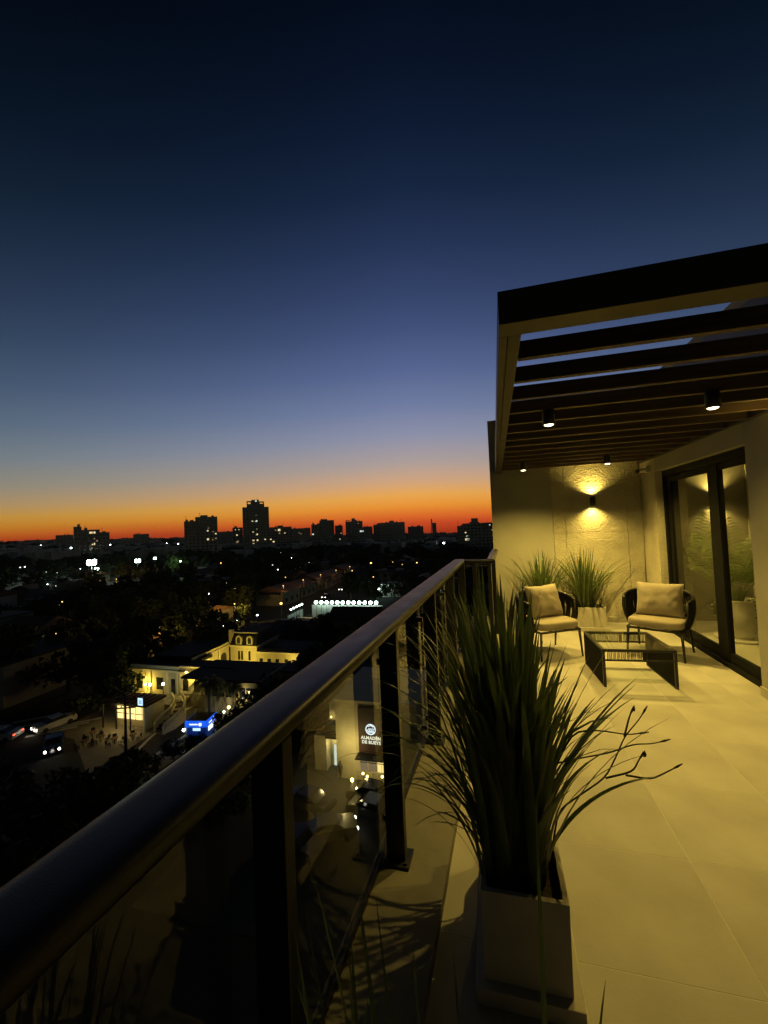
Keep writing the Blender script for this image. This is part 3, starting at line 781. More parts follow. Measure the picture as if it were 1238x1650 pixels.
man2 = thing('arched_hall', 'cream hall with two arched windows and yellow lit cornice', 'building', (-38.4, 49, mz))
MB().box(-5.6, 3.5, 0, 3.2, 0, 5.3).build('wall', M['mansion'], man2)
MB().box(-5.55, 3.45, .25, 3.15, 5.301, 5.36).build('roof', M['roof_dark'], man2)
MB().box(-5.6, 3.5, -.1, .24, 5.301, 5.5).build('parapet', M['mansion_trim'], man2)
MB().box(-5.7, 3.7, -.35, -.002, 4.55, 4.8).build('cornice', M['mansion_trim'], man2)
MB().box(-5.6, 3.5, -.12, -.002, 1.75, 1.95).build('sill_band', M['mansion_trim'], man2)
MB().box(-5.3, 3.3, -.18, -.003, 0, 1.75).build('stone_base', M['stone'], man2)
for x in (-4.6, -2.7, -.6, 1.4):
    w = arch(MB(), x, -.05, .03, 2.1, 1.0, 1.75).build('window', M['win_dark'], man2)
    fr = MB()
    for k in range(9):
        a0, a1 = math.pi * k / 9, math.pi * (k + 1) / 9
        fr.yprism([(x + math.cos(a) * rr, 3.35 + math.sin(a) * rr) for a, rr in ((a0, .52), (a0, .70), (a1, .70), (a1, .52))], -.12, .0)
    fr.box(x - .7, x - .52, -.12, 0, 2.1, 3.35); fr.box(x + .52, x + .7, -.12, 0, 2.1, 3.35)
    fr.build('frame', M['mansion_trim'], w)
for x in (-5.45, -3.65, -1.6, .4, 2.4): MB().box(x - .14, x + .14, -.16, 0, 1.95, 4.55).build('pilaster', M['mansion_trim'], man2)
sg = MB()
for i in range(11): sg.box(-3.3 + i * .24, -3.14 + i * .24, -.42, -.38, 4.1 + .08 * ((i * 7) % 3), 4.45)
light('cornice_lamp', 'POINT', (-3.2, -.9, 4.1), 240, (1, .72, .11), man2, .15)
light('cornice_lamp', 'POINT', (2.0, -2.6, 2.6), 130, (1, .8, .3), man2, .15)
MB().sphere((0, 0, 0), .13, 10, 6).build('wall_lamp', M['lamp_yellow'], man2, (-4.0, -.6, 4.9))

man3 = thing('dark_roof_wing', 'long dark pitched roof wing with plain grey gable wall behind the palms', 'building', (-33.0, 45.6, mz))
MB().box(-4.2, 4.2, 0, 7.0, 0, 5.4).build('wall', M['mansion'], man3)
MB().box(-7.5, 4.2, -.4, 6.6, 5.3, 5.5).build('roof', M['roof_dark'], man3)
MB().box(4.21, 4.5, -.6, 7.2, 0, 5.7).build('gable_wall', M['house'], man3)
for i in range(8): MB().box(-4.0 + i * 1.0, -3.2 + i * 1.0, -.05, .02, 3.2, 4.5).build('window', M['win_dark'], man3)
MB().box(-4.2, 4.2, -.5, 0, 4.7, 5.3).build('eave_board', M['mansion_trim'], man3)
light('eave_lamp', 'POINT', (1.5, -1.5, 3.4), 170, (1, .78, .25), man3, .15)

man4 = thing('mansard_house', 'yellow lit house with dark mansard roof and two round dormers', 'building', (-42.1, 61.5, mz))
MB().box(-2.6, 2.5, 0, 7, 0, 4.6).build('wall', M['mansion'], man4)
MB().box(-2.8, 2.7, -.25, 7.1, 4.6, 4.85).build('cornice', M['mansion_trim'], man4)
mans = MB()
mans.add([(-2.6, -.05, 4.86), (2.5, -.05, 4.86), (2.5, 7, 4.86), (-2.6, 7, 4.86), (-2.2, .7, 6.8), (2.1, .7, 6.8), (2.1, 6.4, 6.8), (-2.2, 6.4, 6.8)],
         [(0, 3, 2, 1), (4, 5, 6, 7), (0, 1, 5, 4), (1, 2, 6, 5), (2, 3, 7, 6), (3, 0, 4, 7)])
mans.build('mansard_roof', M['roof_dark'], man4)
MB().box(-2.6, 2.5, .3, .5, 6.8, 6.95).build('roof_edge', M['mansion_trim'], man4)
for x in (-.95, 1.15):
    d = arch(MB(), x, -.02, 1.0, 5.0, 1.15, 1.45).build('dormer', M['mansion_trim'], man4)
    arch(MB(), x, -.06, .0, 5.1, .66, 1.05).build('window', M['win_dark'], d)
MB().box(-3.0, -2.4, .2, .9, 4.6, 7.3).build('chimney', M['mansion'], man4)
for x in (-.9, -.35, 1.1):
    w = MB().box(x - .2, x + .2, -.04, .03, 2.4, 3.9).build('window', M['win_dark'], man4)
    MB().box(x - .28, x + .28, -.07, -.002, 3.92, 4.05).build('frame', M['mansion_trim'], w)
man5 = thing('low_wing', 'low cream wing with small square windows right of the mansard house', 'building', (-35.2, 61.5, mz))
MB().box(-4.35, 4.5, 0, 6, 0, 3.7).build('wall', M['mansion'], man5)
MB().box(-4.35, 4.7, -.2, 6.1, 3.7, 3.95).build('cornice', M['mansion_trim'], man5)
MB().box(-4.3, 4.4, .6, 5.9, 3.96, 4.2).build('roof', M['roof_dark'], man5)
for x in (-3.6, -2.1, -.6, 1.1, 2.4): MB().box(x - .3, x + .3, -.04, .03, 2.0, 2.8).build('window', M['win_dark'], man5)
man6 = thing('side_wing', 'long cream side wing with cornice and one arched window running to the mansard house', 'building', (-44.9, 57.2, mz))
MB().box(-7, -.02, -4.6, 4.2, 0, 4.7).build('wall', M['mansion'], man6)
MB().box(-.3, .18, -4.6, 4.2, 4.7, 4.95).build('cornice', M['mansion_trim'], man6)
MB().box(-.3, -.02, -4.6, 4.2, 4.96, 5.35).build('parapet', M['mansion_trim'], man6)
MB().box(-7, -.5, -4.6, 4.2, 4.71, 5.6).build('roof', M['roof_dark'], man6)
MB().xprism([(2.0, 1.9), (3.4, 1.9)] + [(2.7 + math.cos(math.pi * k / 8) * .7, 3.3 + math.sin(math.pi * k / 8) * .7) for k in range(9)], -.02, .05).build('window', M['win_dark'], man6)
for y in (-3.8, -1.9, 0, 1.6): MB().box(-.02, .1, y - .15, y + .15, 2, 4.7).build('pilaster', M['mansion_trim'], man6)
light('courtyard_lamp', 'POINT', (4.0, 1.2, 3.3), 600, (1, .74, .12), man6, .15)
light('courtyard_lamp', 'POINT', (2.0, -2.2, 3.6), 110, (1, .74, .12), man6, .15)
light('courtyard_lamp', 'POINT', (2.5, -1.8, 2.6), 240, (1, .74, .14), man5, .15)
MB().sphere((0, 0, 0), .1, 8, 5).build('wall_lamp', M['lamp_yellow'], man6, (.35, 1.2, 3.2))

# curved stair
st = thing('curved_stair', 'curved outdoor stair with two pale balustrades left of the blue kiosk', 'staircase', (0, 0, 0))
outer = [(-42.82, 47.75, -20.75), (-40.94, 46.39, -21.0), (-39.75, 44.91, -21.3), (-39.47, 42.78, -21.7), (-39.8, 41.64, -22.1), (-39.71, 41.25, -22.35)]
inner = [(-43.4, 46.81, -20.75), (-41.94, 45.64, -21.0), (-41.22, 44.2, -21.3), (-41.31, 42.46, -21.7), (-41.32, 41.69, -22.1), (-40.98, 41.34, -22.35)]
def lerp_path(p, n):
    out = []
    for i in range(n + 1):
        t = i / n * (len(p) - 1); k = min(int(t), len(p) - 2); f = t - k
        out.append(tuple(p[k][j] * (1 - f) + p[k + 1][j] * f for j in range(3)))
    return out
for side in (outer, inner):
    P = lerp_path(side, 26)
    MB().tube([(x, y, z + 1.0) for x, y, z in P], .12, 6).build('handrail', M['mansion_trim'], st)
    ww = MB()
    for a, b in zip(P, P[1:]):
        n = Vector((b[1] - a[1], a[0] - b[0], 0)).normalized() * .12
        ww.add([(a[0] - n.x, a[1] - n.y, G0), (b[0] - n.x, b[1] - n.y, G0), (b[0] + n.x, b[1] + n.y, G0), (a[0] + n.x, a[1] + n.y, G0),
                (a[0] - n.x, a[1] - n.y, a[2] + .35), (b[0] - n.x, b[1] - n.y, b[2] + .35), (b[0] + n.x, b[1] + n.y, b[2] + .35), (a[0] + n.x, a[1] + n.y, a[2] + .35)],
               [(0, 1, 5, 4), (2, 3, 7, 6), (4, 5, 6, 7), (0, 3, 2, 1)])
    ww.build('balustrade_wall', M['mansion_trim'], st)
    bl = MB()
    for x, y, z in lerp_path(side, 34): bl.cyl(x, y, z + .3, z + .98, .06, n=6)
    tag(bl.build('balusters', M['mansion_trim'], st), kind='stuff')
steps = lerp_path(outer, 9), lerp_path(inner, 9)
for i in range(9):
    a, b = steps[0][i], steps[1][i]; c, d = steps[0][i + 1], steps[1][i + 1]
    MB().prism([a[:2], b[:2], d[:2], c[:2]], G0, a[2] + .0).build('step', M['pave'], st)
def globe_lamp(x, y, z0, h, label, e=60, col=(.9, 1, .9), m='lamp_green', r=.18):
    t = thing('globe_lamp', label, 'street lamp', (x, y, z0))
    MB().tube([(0, 0, 0), (0, 0, h - r)], [.07, .045], 6).build('pole', M['black'], t)
    MB().sphere((0, 0, 0), r, 12, 8).build('lamp_head', M[m], t, (0, 0, h))
    light('lamp_beam', 'POINT', (0, -.35, h), e * .5, col, t, .15)
    return t
globe_lamp(-46.6, 46.4, mz + 1.5, 2.2, 'left white globe lamp on the terrace above the curved stair', 30)
globe_lamp(-44.9, 46.9, mz + 1.5, 2.2, 'right white globe lamp at the top of the curved stair', 30)
globe_lamp(-32.0, 43.4, mz, 3.0, 'bright yellow globe lamp among the hanging palm fronds', 55, (1, .85, .4), 'lamp_yellow', .17)
globe_lamp(-33.0, 43.8, mz, 2.2, 'lower white globe lamp left of the palm by the kiosk', 28, (.95, 1, .9), 'lamp_green', .12)

# café by the stair
cafe = thing('cafe', 'small café with flat dark roof and warm lit open front', 'building', (-45.2, 41.0, mz))
MB().box(-2.9, 2.6, 1.6, 3.6, 0, 3.0).build('wall', M['mansion'], cafe)
MB().box(2.35, 2.6, .5, 1.6, 0, 3.0).build('side_wall', M['fence_white'], cafe)
MB().box(-4.2, 2.8, .45, 3.8, 3.0, 3.25).build('roof', M['roof_dark'], cafe)
for i in range(9): MB().box(-4.1 + i * .84, -4.0 + i * .84, .5, 3.7, 3.26, 3.36).build('roof_batten', M['roof_tile'], cafe)
for i in range(5):
    w = MB().box(-2.7 + i * .98, -1.9 + i * .98, 1.52, 1.59, .9, 2.6).build('window', M['win_yellow'], cafe)
    MB().box(-2.72 + i * .98, -1.88 + i * .98, 1.48, 1.515, 1.55, 1.63).build('frame', M['black'], w)
for x in (-4.0, -1.9, .3): MB().box(x, x + .12, .5, .62, 0, 3.0).build('post', M['black'], cafe)
light('cafe_lamp', 'POINT', (-1.2, .2, 2.7), 170, (1, .74, .25), cafe, .2)
light('cafe_lamp', 'POINT', (1.9, -1.1, 2.4), 45, (1, .74, .3), cafe, .2)
sgn = thing('lightbox_sign', 'small glowing pale blue sign on the café roof edge', 'sign', (-43.0, 41.4, mz + 3.27))
MB().box(-.42, .42, -.09, .09, 0, 1.0, .03).build('frame', M['black'], sgn)
MB().box(-.37, .37, -.105, -.092, .05, .95).build('face', M['sign_cool'], sgn)
for i in range(3): MB().box(-.22, .22, -.112, -.106, .3 + i * .14, .36 + i * .14).build('mark', M['blue_dim'], sgn)
def table_set(x, y, label):
    t = thing('cafe_table', label, 'table', (x, y, mz + .02), rnd.random() * 3, 'tables in front of the café')
    MB().cyl(0, 0, .7, .74, .4, n=10).build('tabletop', M['roof_tile'], t); MB().tube([(0, 0, 0), (0, 0, .7)], .04, 6).build('leg', M['black'], t)
    for k in range(3):
        a = k * 2.1 + .3
        c = thing('cafe_chair', 'dark café chair at one of the tables in front of the café', 'chair', (x + math.cos(a) * .75, y + math.sin(a) * .75, mz + .02), a - math.pi / 2, 'café chairs')
        MB().box(-.2, .2, -.2, .2, .42, .46).build('seat', M['black'], c); MB().box(-.2, .2, .18, .21, .46, .85).build('backrest', M['black'], c)
        for sx in (-.17, .17):
            for sy in (-.17, .17): MB().box(sx - .02, sx + .02, sy - .02, sy + .02, 0, .42).build('leg', M['black'], c)
for i, (x, y) in enumerate([(-48.0, 39.2), (-46.0, 38.6), (-43.9, 38.5), (-42.4, 39.6), (-47.0, 37.3)]):
    table_set(x, y, ['leftmost café table, beside the dark tree trunk', 'café table in front of the utility pole', 'café table right under the pale blue sign', 'café table nearest the foot of the curved stair', 'café table farthest out on the dark forecourt'][i])
# blue cash kiosk
kio = thing('blue_kiosk', 'glowing blue kiosk with white lettering bar beside the palms', 'kiosk', (-33.9, 40.9, mz), R(10))
MB().box(-1.15, 1.15, -1.0, 1.0, 0, 2.2, .03).build('body', M['blue_dim'], kio)
MB().box(-1.3, 1.3, -1.15, 1.15, 2.2, 2.85).build('fascia', M['blue'], kio)
MB().box(-1.15, 1.15, -1.0, 1.0, 2.86, 2.95).build('roof', M['roof_dark'], kio)
for i in range(9): MB().box(-.75 + i * .11, -.67 + i * .11, -1.165, -1.152, 2.44, 2.58 + .04 * (i % 3 == 0)).build('letter_mark', M['sign_white'], kio)
MB().tube([(.5, -1.152, 2.52), (.5, -1.17, 2.52)], .19, 14).build('round_emblem', M['sign_white'], kio)
for i in range(7): MB().box(1.302, 1.315, -.7 + i * .13, -.61 + i * .13, 2.44, 2.58).build('letter_mark', M['sign_white'], kio)
MB().tube([(1.302, .45, 2.52), (1.32, .45, 2.52)], .19, 14).build('round_emblem', M['sign_white'], kio)
MB().box(-.45, .45, -1.03, -1.002, 1.75, 2.05).build('screen', M['sign_cool'], kio)
MB().box(-1.22, -1.12, -1.12, -1.02, 0, 2.2).build('post', M['fence_white'], kio); MB().box(1.12, 1.22, .9, 1.0, 0, 2.2).build('post', M['fence_white'], kio)
MB().box(1.16, 1.2, -.6, .5, 1.55, 2.1).build('side_screen', M['sign_white'], kio)
MB().sphere((0, 0, 0), .16, 8, 6).build('kiosk_lamp', M['lamp_white'], kio, (-1.45, -1.15, 1.9))
light('kiosk_glow', 'POINT', (0, -2.2, 2.2), 14, (.3, .5, 1), kio, .3)
# utility pole
up = thing('utility_pole', 'dark wooden utility pole with two cross arms near the café', 'pole', (-40.6, 37.0, mz), R(20))
MB().tube([(0, 0, 0), (0, 0, 6.6)], [.16, .11], 8).build('pole', M['bark'], up)
for z, l in ((6.0, 1.2), (5.0, 1.05)):
    a = MB().box(-l, l, -.06, .06, z, z + .12).build('cross_arm', M['bark'], up)
    for x in (-l + .1, -l * .4, l * .4, l - .1): MB().cyl(x, 0, z + .12, z + .34, .05, n=6).build('insulator', M['black'], a)
# palms of the town
def town_palm(x, y, H, label, s=1.0):
    t = thing('palm_tree', label, 'palm tree', (x, y, mz), rnd.random() * 3, 'palms beside the blue kiosk')
    MB().tube([(0, 0, 0), (.1, .05, H * .5), (0, 0, H)], [.24, .18, .16], 8).build('trunk', M['bark'], t)
    for k in range(22):
        a = k * 2.399; el = 1.1 - 1.5 * (k / 22); Lf = 2.3 * s * rnd.uniform(.85, 1.1)
        fb = MB(); P = []
        for q in range(9):
            u = q / 8
            P.append(Vector((math.cos(a) * math.cos(el) * Lf * u, math.sin(a) * math.cos(el) * Lf * u, math.sin(el) * Lf * u - 2.0 * u * u * s)))
        fb.tube(P, [.03 * (1 - .7 * i / 8) for i in range(9)], 4)
        for q in range(1, 9):
            for w in range(3):
                p = P[q - 1].lerp(P[q], w / 3); sd = Vector((-math.sin(a), math.cos(a), 0)); d = (P[q] - P[q - 1]).normalized()
                for sg_ in (-1, 1):
                    tip = p + sd * sg_ * .35 * s + d * .3 + Vector((0, 0, -.5 * s))
                    fb.add([p - d * .03, p + d * .05, tip], [(0, 1, 2)])
        fb.build('frond', M['palm'], t, (0, 0, H))
    return t
town_palm(-34.4, 43.0, 5.9, 'left palm tree with hanging fronds beside the blue kiosk', 1.35)
town_palm(-32.4, 45.0, 4.9, 'right palm tree with drooping fronds in front of the yellow lamp', 1.25)
# dark trees at fixed places that hide the foot of the street
for x, y, s, v in [(-56.5, 49.5, 1.2, 0), (-52.5, 44.3, 1.0, 2), (-57.5, 52, 1.2, 2), (-61, 60, 1.4, 0), (-66, 50, 1.3, 2), (-75, 48, 1.4, 1), (-34, 22, .8, 3), (-33, 24, .9, 0),
                   (-32.5, 38.0, .36, 2), (-34.5, 37.2, .34, 3), (-31, 36.5, .42, 0), (-28, 25, 1.0, 1), (-40, 23, .9, 2), (-27, 38, .8, 0), (-26, 44, 1.0, 2), (-24, 52, 1.1, 1), (-22, 58, 1.1, 0), (-44, 18, 1.0, 0), (-50, 14, 1.1, 1),
                   (-36, 18, 1.0, 2), (-42, 14, 1.0, 3), (-28, 20, .9, 0), (-23, 30, .8, 3), (-50, 66, 1.2, 2), (-55, 72, 1.2, 0), (-33, 74, 1.0, 1), (-27, 70, 1.0, 2), (-20, 66, 1.2, 0), (-14, 60, 1.2, 2), (-8, 58, 1.2, 1), (-12, 72, 1.3, 0), (-2, 64, 1.3, 2)]:
    tree(x, y, s, 'dark bushy tree close below the terrace around the mansion and roads', 'dark trees around the mansion', v)

# ================================================================ RESTAURANT seen through the railing glass
rx, ry = -12.2, 37.6
res = thing('restaurant', 'restaurant front with dark sign board, round logo and warm lit windows', 'building', (rx, ry, mz))
MB().box(-3.6, 4.4, 0, 9, 0, 7.3).build('wall', M['mansion'], res)
MB().box(-3.7, 4.5, -.12, 9.1, 7.3, 7.5).build('parapet', M['mansion_trim'], res)
MB().box(-1.25, 1.3, -.14, -.002, 2.7, 6.9).build('sign_board', M['sign_board'], res)
for x in (-1.2, -.35, .5):
    w = MB().box(x, x + .72, -.08, -.0, 1.0, 2.6).build('window', M['win_yellow'] if x > 0 else M['win_dim'], res)
    MB().box(x - .02, x + .74, -.11, -.081, 1.75, 1.82).build('frame', M['black'], w)
MB().box(-1.3, 1.4, -1.3, -.15, 2.62, 2.72).build('awning', M['black'], res)
for x in (-.3, .2): MB().box(x + 1.7, x + 2.05, -.09, 0, 6.55, 6.85).build('vent_grille', M['black'], res)
MB().box(2.3, 2.5, -.9, 0, 0, 5.2).build('side_pier', M['mansion_trim'], res)
# emblem and lettering
lg = MB()
n = 40
ring = []
for k in range(n):
    a0, a1 = 2 * math.pi * k / n, 2 * math.pi * (k + 1) / n
    lg.yprism([(math.cos(a) * r, math.sin(a) * r) for a, r in ((a0, .42), (a0, .50), (a1, .50), (a1, .42))], -.03, .03)
lg.build('logo_ring', M['sign_white'], res, (0, -.2, 4.95))
for k in range(4):
    x0 = -.33 + k * .17
    MB().yprism([(x0, -.02), (x0 + .08, -.02), (x0 + .26, .17), (x0 + .17, .17)], -.03, .03).build('logo_stroke', M['sign_white'], res, (-.02, -.2, 4.88))
    MB().yprism([(x0, -.03), (x0 + .08, -.03), (x0 + .27, -.25), (x0 + .18, -.25)], -.03, .03).build('logo_stroke', M['sign_white'], res, (-.02, -.2, 4.88))
MB().yprism([(-.28, .22), (.0, .36), (.26, .24), (.26, .29), (0, .42), (-.28, .28)], -.03, .03).build('logo_stroke', M['sign_white'], res, (0, -.2, 4.93))
def text(body, size, x, z, y, parent, m, name='lettering'):
    cu = bpy.data.curves.new(name, 'FONT'); cu.body = body; cu.size = size; cu.extrude = .02; cu.align_x = 'CENTER'; cu.offset = .012; cu.space_character = 1.08
    o = bpy.data.objects.new(name, cu); COL.objects.link(o)
    bpy.context.view_layer.update()
    me = bpy.data.meshes.new_from_object(o.evaluated_get(bpy.context.evaluated_depsgraph_get()))
    bpy.data.objects.remove(o); me.name = name
    me.materials.clear(); me.materials.append(m)
    return inst(name, me, parent, (x, y, z), (R(90), 0, 0))
text('ALMADÉN', .40, 0, 4.02, -.2, res, M['sign_warm'])
text('DE BUEYS', .40, .02, 3.62, -.2, res, M['sign_warm'])
light('sign_wash', 'POINT', (-2.0, -1.8, 3.6), 260, (1, .76, .28), res, .15)
for i, (x, y, z) in enumerate([(-1.55, -1.5, .9), (-.6, -1.1, 1.35), (.0, -1.7, 1.5), (.9, -1.6, .9), (1.2, -1.0, 1.2)]):
    t = thing('table_lamp', ['leftmost glowing table lamp outside the restaurant', 'second small glowing lamp under the awning', 'highest glowing lamp under the restaurant lettering', 'glowing lamp on the right table outside the restaurant', 'small glowing lamp at the far right under the awning'][i], 'lamp', (rx + x, ry + y, mz), 0, 'lamps outside the restaurant')
    MB().tube([(0, 0, 0), (0, 0, z)], .03, 5).build('stand', M['black'], t)
    MB().sphere((0, 0, 0), .11 if i else .16, 8, 6).build('lamp_head', M['lamp_yellow'], t, (0, 0, z))
    light('lamp_beam', 'POINT', (0, -.1, z + .2), 16, (1, .76, .35), t, .1)
for i, (x, y) in enumerate([(-.4, -2.2), (.9, -2.4), (2.2, -2.0)]):
    t = thing('dining_table', 'dark dining table in front of the lit restaurant', 'table', (rx + x, ry + y, mz + .03), 0, 'restaurant tables')
    MB().box(-.4, .4, -.4, .4, .70, .74).build('tabletop', M['roof_tile'], t); MB().tube([(0, 0, 0), (0, 0, .7)], .05, 6).build('leg', M['black'], t)
# gate porch with tiled roof, left of the restaurant
por = thing('gate_porch', 'small porch with clay tile roof and two wall lamps left of the restaurant', 'building', (-15.9, 38.6, mz))
MB().box(-1.3, .7, .8, 3, 0, 6.2).build('wall', M['mansion'], por)
MB().box(-2.6, -1.32, -.2, 2.6, 0, 3.4).build('side_wall', M['mansion'], por)
MB().box(-1.3, .85, -.5, .78, 3.3, 4.6).build('canopy', M['roof_dark'], por)
rf = MB().add([(-4.2, -.6, 4.2), (-1.35, -.6, 4.2), (-1.35, 2.4, 5.8), (-4.2, 2.4, 5.8), (-4.2, -.6, 4.0), (-1.35, -.6, 4.0), (-1.35, 2.4, 5.6), (-4.2, 2.4, 5.6)],
              [(0, 1, 2, 3), (4, 7, 6, 5), (0, 4, 5, 1), (2, 6, 7, 3), (1, 5, 6, 2), (0, 3, 7, 4)]).build('roof', M['roof_tile'], por)
for i in range(14):
    MB().tube([(-4.1 + i * .21, -.62, 4.22), (-4.1 + i * .21, 2.4, 5.83)], .07, 6).build('roof_tile', M['roof_tile'], rf)
for x in (-1.0, .3):
    MB().sphere((0, 0, 0), .07, 8, 6).build('wall_lamp', M['lamp_yellow'], por, (x, .55, 4.95)); light('wall_lamp_beam', 'POINT', (x, .35, 4.95), 7, (1, .8, .4), por, .05)
light('porch_lamp', 'POINT', (-.6, .2, 2.6), 40, (1, .85, .4), por, .1)
for i, (a, b, c) in enumerate([(-.9, -.35, 2.1), (.0, .5, 2.1)]): MB().box(a, b, .72, .79, .1, c).build('window', M['win_cool'] if i == 0 else M['win_dim'], por)

def person(x, y, z, rz, label, sc=1.0):
    t = thing('person', label, 'person', (x, y, z), rz)
    me = bpy.data.meshes.new('body')
    J = [(0, 0, .95, .15), (0, 0, 1.15, .14), (0, 0, 1.38, .16), (0, 0, 1.5, .06), (0, -.02, 1.62, .095), (0, -.01, 1.72, .085),
         (.17, 0, 1.4, .065), (.24, -.02, 1.15, .05), (.25, -.1, .92, .035), (-.17, 0, 1.4, .065), (-.24, -.02, 1.15, .05), (-.25, -.1, .92, .035),
         (.1, 0, .85, .1), (.12, -.03, .48, .07), (.13, .02, .08, .045), (.13, -.12, .04, .04), (-.1, 0, .85, .1), (-.12, .06, .48, .07), (-.13, .12, .08, .045), (-.13, 0, .04, .04)]
    Eg = [(0, 1), (1, 2), (2, 3), (3, 4), (4, 5), (2, 6), (6, 7), (7, 8), (2, 9), (9, 10), (10, 11), (0, 12), (12, 13), (13, 14), (14, 15), (0, 16), (16, 17), (17, 18), (18, 19)]
    me.from_pydata([j[:3] for j in J], Eg, [])
    o = inst('body', me, t)
    md = o.modifiers.new('skin', 'SKIN')
    for i, j in enumerate(J): me.skin_vertices[0].data[i].radius = (j[3], j[3])
    me.skin_vertices[0].data[0].use_root = True
    s = o.modifiers.new('sub', 'SUBSURF'); s.levels = 1; s.render_levels = 1
    me.materials.append(M['cloth'])
    return t
person(-15.4, 37.4, mz + .02, R(160), 'person in dark clothes standing in the lit gateway by the porch')

# ================================================================ TERRACE: floor, ledge
struct('terrace_slab', MB().box(-.45, 2.62, -1.5, 7.5, -.30, -.0008), M['grout'])
fl = thing('floor', None, None); fl['kind'] = 'structure'
tile_me = MB().box(-.2978, .2978, -.2978, .2978, -.02, 0, .0006).mesh('tile', M['tile'])
for i in range(-2, 4):
    for j in range(-3, 8):
        xc, yc = .22 + .6 * i + .3, 2.90 + .6 * j + .3
        if xc < -.5: continue
        if yc > 7.3: continue
        x0, x1 = xc - .3, xc + .3
        inst('tile', tile_me, fl, (xc, yc, .0), (0, 0, 0))
# the tiles run to the walls; the house and the ledge stand over their cut edges
RA = math.atan(.03)                      # the railing runs 1.7 degrees off the building
def railx(y, x0): return x0 + .03 * y
led = MB().prism([(railx(-1.5, -.69), -1.5), (railx(-1.5, -.345), -1.5), (railx(5.35, -.345), 5.35), (railx(5.35, -.69), 5.35)], -.35, .06)
struct('parapet_ledge', led, M['ledge'])
led2 = MB().prism([(-.35, 5.352), (.02, 5.352), (.02, 7.2), (-.35, 7.2)], -.35, .06)
struct('parapet_ledge', led2, M['ledge'])
struct('facade_below', MB().prism([(railx(-1.5, -.66), -1.5), (2.6, -1.5), (2.6, 7.6), (-.3, 7.6), (railx(5.3, -.66), 5.3)], -23.5, -.36), M['plaster'])

# ---------------------------------------------------------------- railing
rail = thing('glass_railing', 'grey rounded handrail on black posts with clear glass panes', 'railing', (0, 0, .06), -RA)
HZ = 1.105       # height of the handrail centre over the ledge
def oval(w, h, n=36):
    return [(math.copysign(abs(math.cos(a)) ** .55, math.cos(a)) * w / 2, math.copysign(abs(math.sin(a)) ** .7, math.sin(a)) * h / 2) for a in [2 * math.pi * k / n for k in range(n)]]
def rail_seg(name, p, q, w=.15, h=.06, parent=rail):
    p, q = Vector(p), Vector(q); d = (q - p).normalized(); s = Vector((d.y, -d.x, 0)).normalized(); u = s.cross(d)
    prof = oval(w, h); n = len(prof)
    vs = [a + s * x + u * z for a in (p, q) for x, z in prof]
    mb = MB(); mb.add(vs, [(k, (k + 1) % n, n + (k + 1) % n, n + k) for k in range(n)], True)
    mb.add(vs, [tuple(range(n))[::-1], tuple(range(n, 2 * n))])
    return mb.build(name, M['rail'], parent)
RX = -.612
rail_seg('handrail', (RX, -.6, HZ), (RX, 2.42, HZ))
rail_seg('handrail', (RX, 2.424, HZ), (RX, 5.30, HZ))
rail_seg('corner_rail', (RX + .07, 5.24, HZ - .002), (-.20, 5.24, HZ - .002), .10, .05)
rail_seg('handrail', (-.225, 5.22, HZ + .004), (-.225, 7.1, HZ + .004), .10, .055)
py0 = 1.933
for k in range(-2, 4):
    y = py0 + 1.095 * k + (.06 if k == -1 else 0)
    p = MB().box(-.045, .045, -.022, .022, .012, HZ - .02, .003).build('post', M['black'], rail, (-.585, y, 0))
    MB().box(-.07, .07, -.06, .06, 0, .012, .002).build('base_plate', M['black'], p)
    for sx in (-.05, .05):
        MB().cyl(sx, -.04, .012, .02, .008, n=8).build('bolt', M['rail'], p)
MB().box(-.045, .045, -.022, .022, .012, HZ - .02, .003).build('post', M['black'], rail, (-.585, 5.22, 0))
for x in (-.42, -.24): MB().box(-.022, .022, -.045, .045, .0, HZ - .02, .003).build('post', M['black'], rail, (x, 5.22, 0))
MB().box(-.022, .022, -.045, .045, .0, HZ - .02, .003).build('post', M['black'], rail, (-.215, 6.1, 0))
for k in range(-2, 3):
    y = py0 + 1.095 * k + (.06 if k == -1 else 0)
    g = MB().box(-.005, .005, .045, 1.075, .03, HZ - .05).build('glass_pane', M['glass'], rail, (-.66, y, 0))
    for yy in (.09, 1.03) if k >= 0 else ():
        for zz in (.12, .9): MB().box(-.012, .03, yy - .012, yy + .012, zz - .016, zz + .016, .003).build('glass_clamp', M['black'], g)
MB().box(-.672, -.648, -1.2, 5.2, .0, .03).build('glass_channel', M['rail'], rail)
MB().box(-.55, -.25, 5.20, 5.21, .03, HZ - .05).build('glass_pane', M['glass'], rail)
MB().box(-.23, -.22, 5.30, 6.9, .03, HZ - .05).build('glass_pane', M['glass'], rail)

# ---------------------------------------------------------------- walls
WT = 3.37
struct('back_wall', MB().box(-.03, .925, 7.16, 7.5, -.3, WT), M['plaster'])
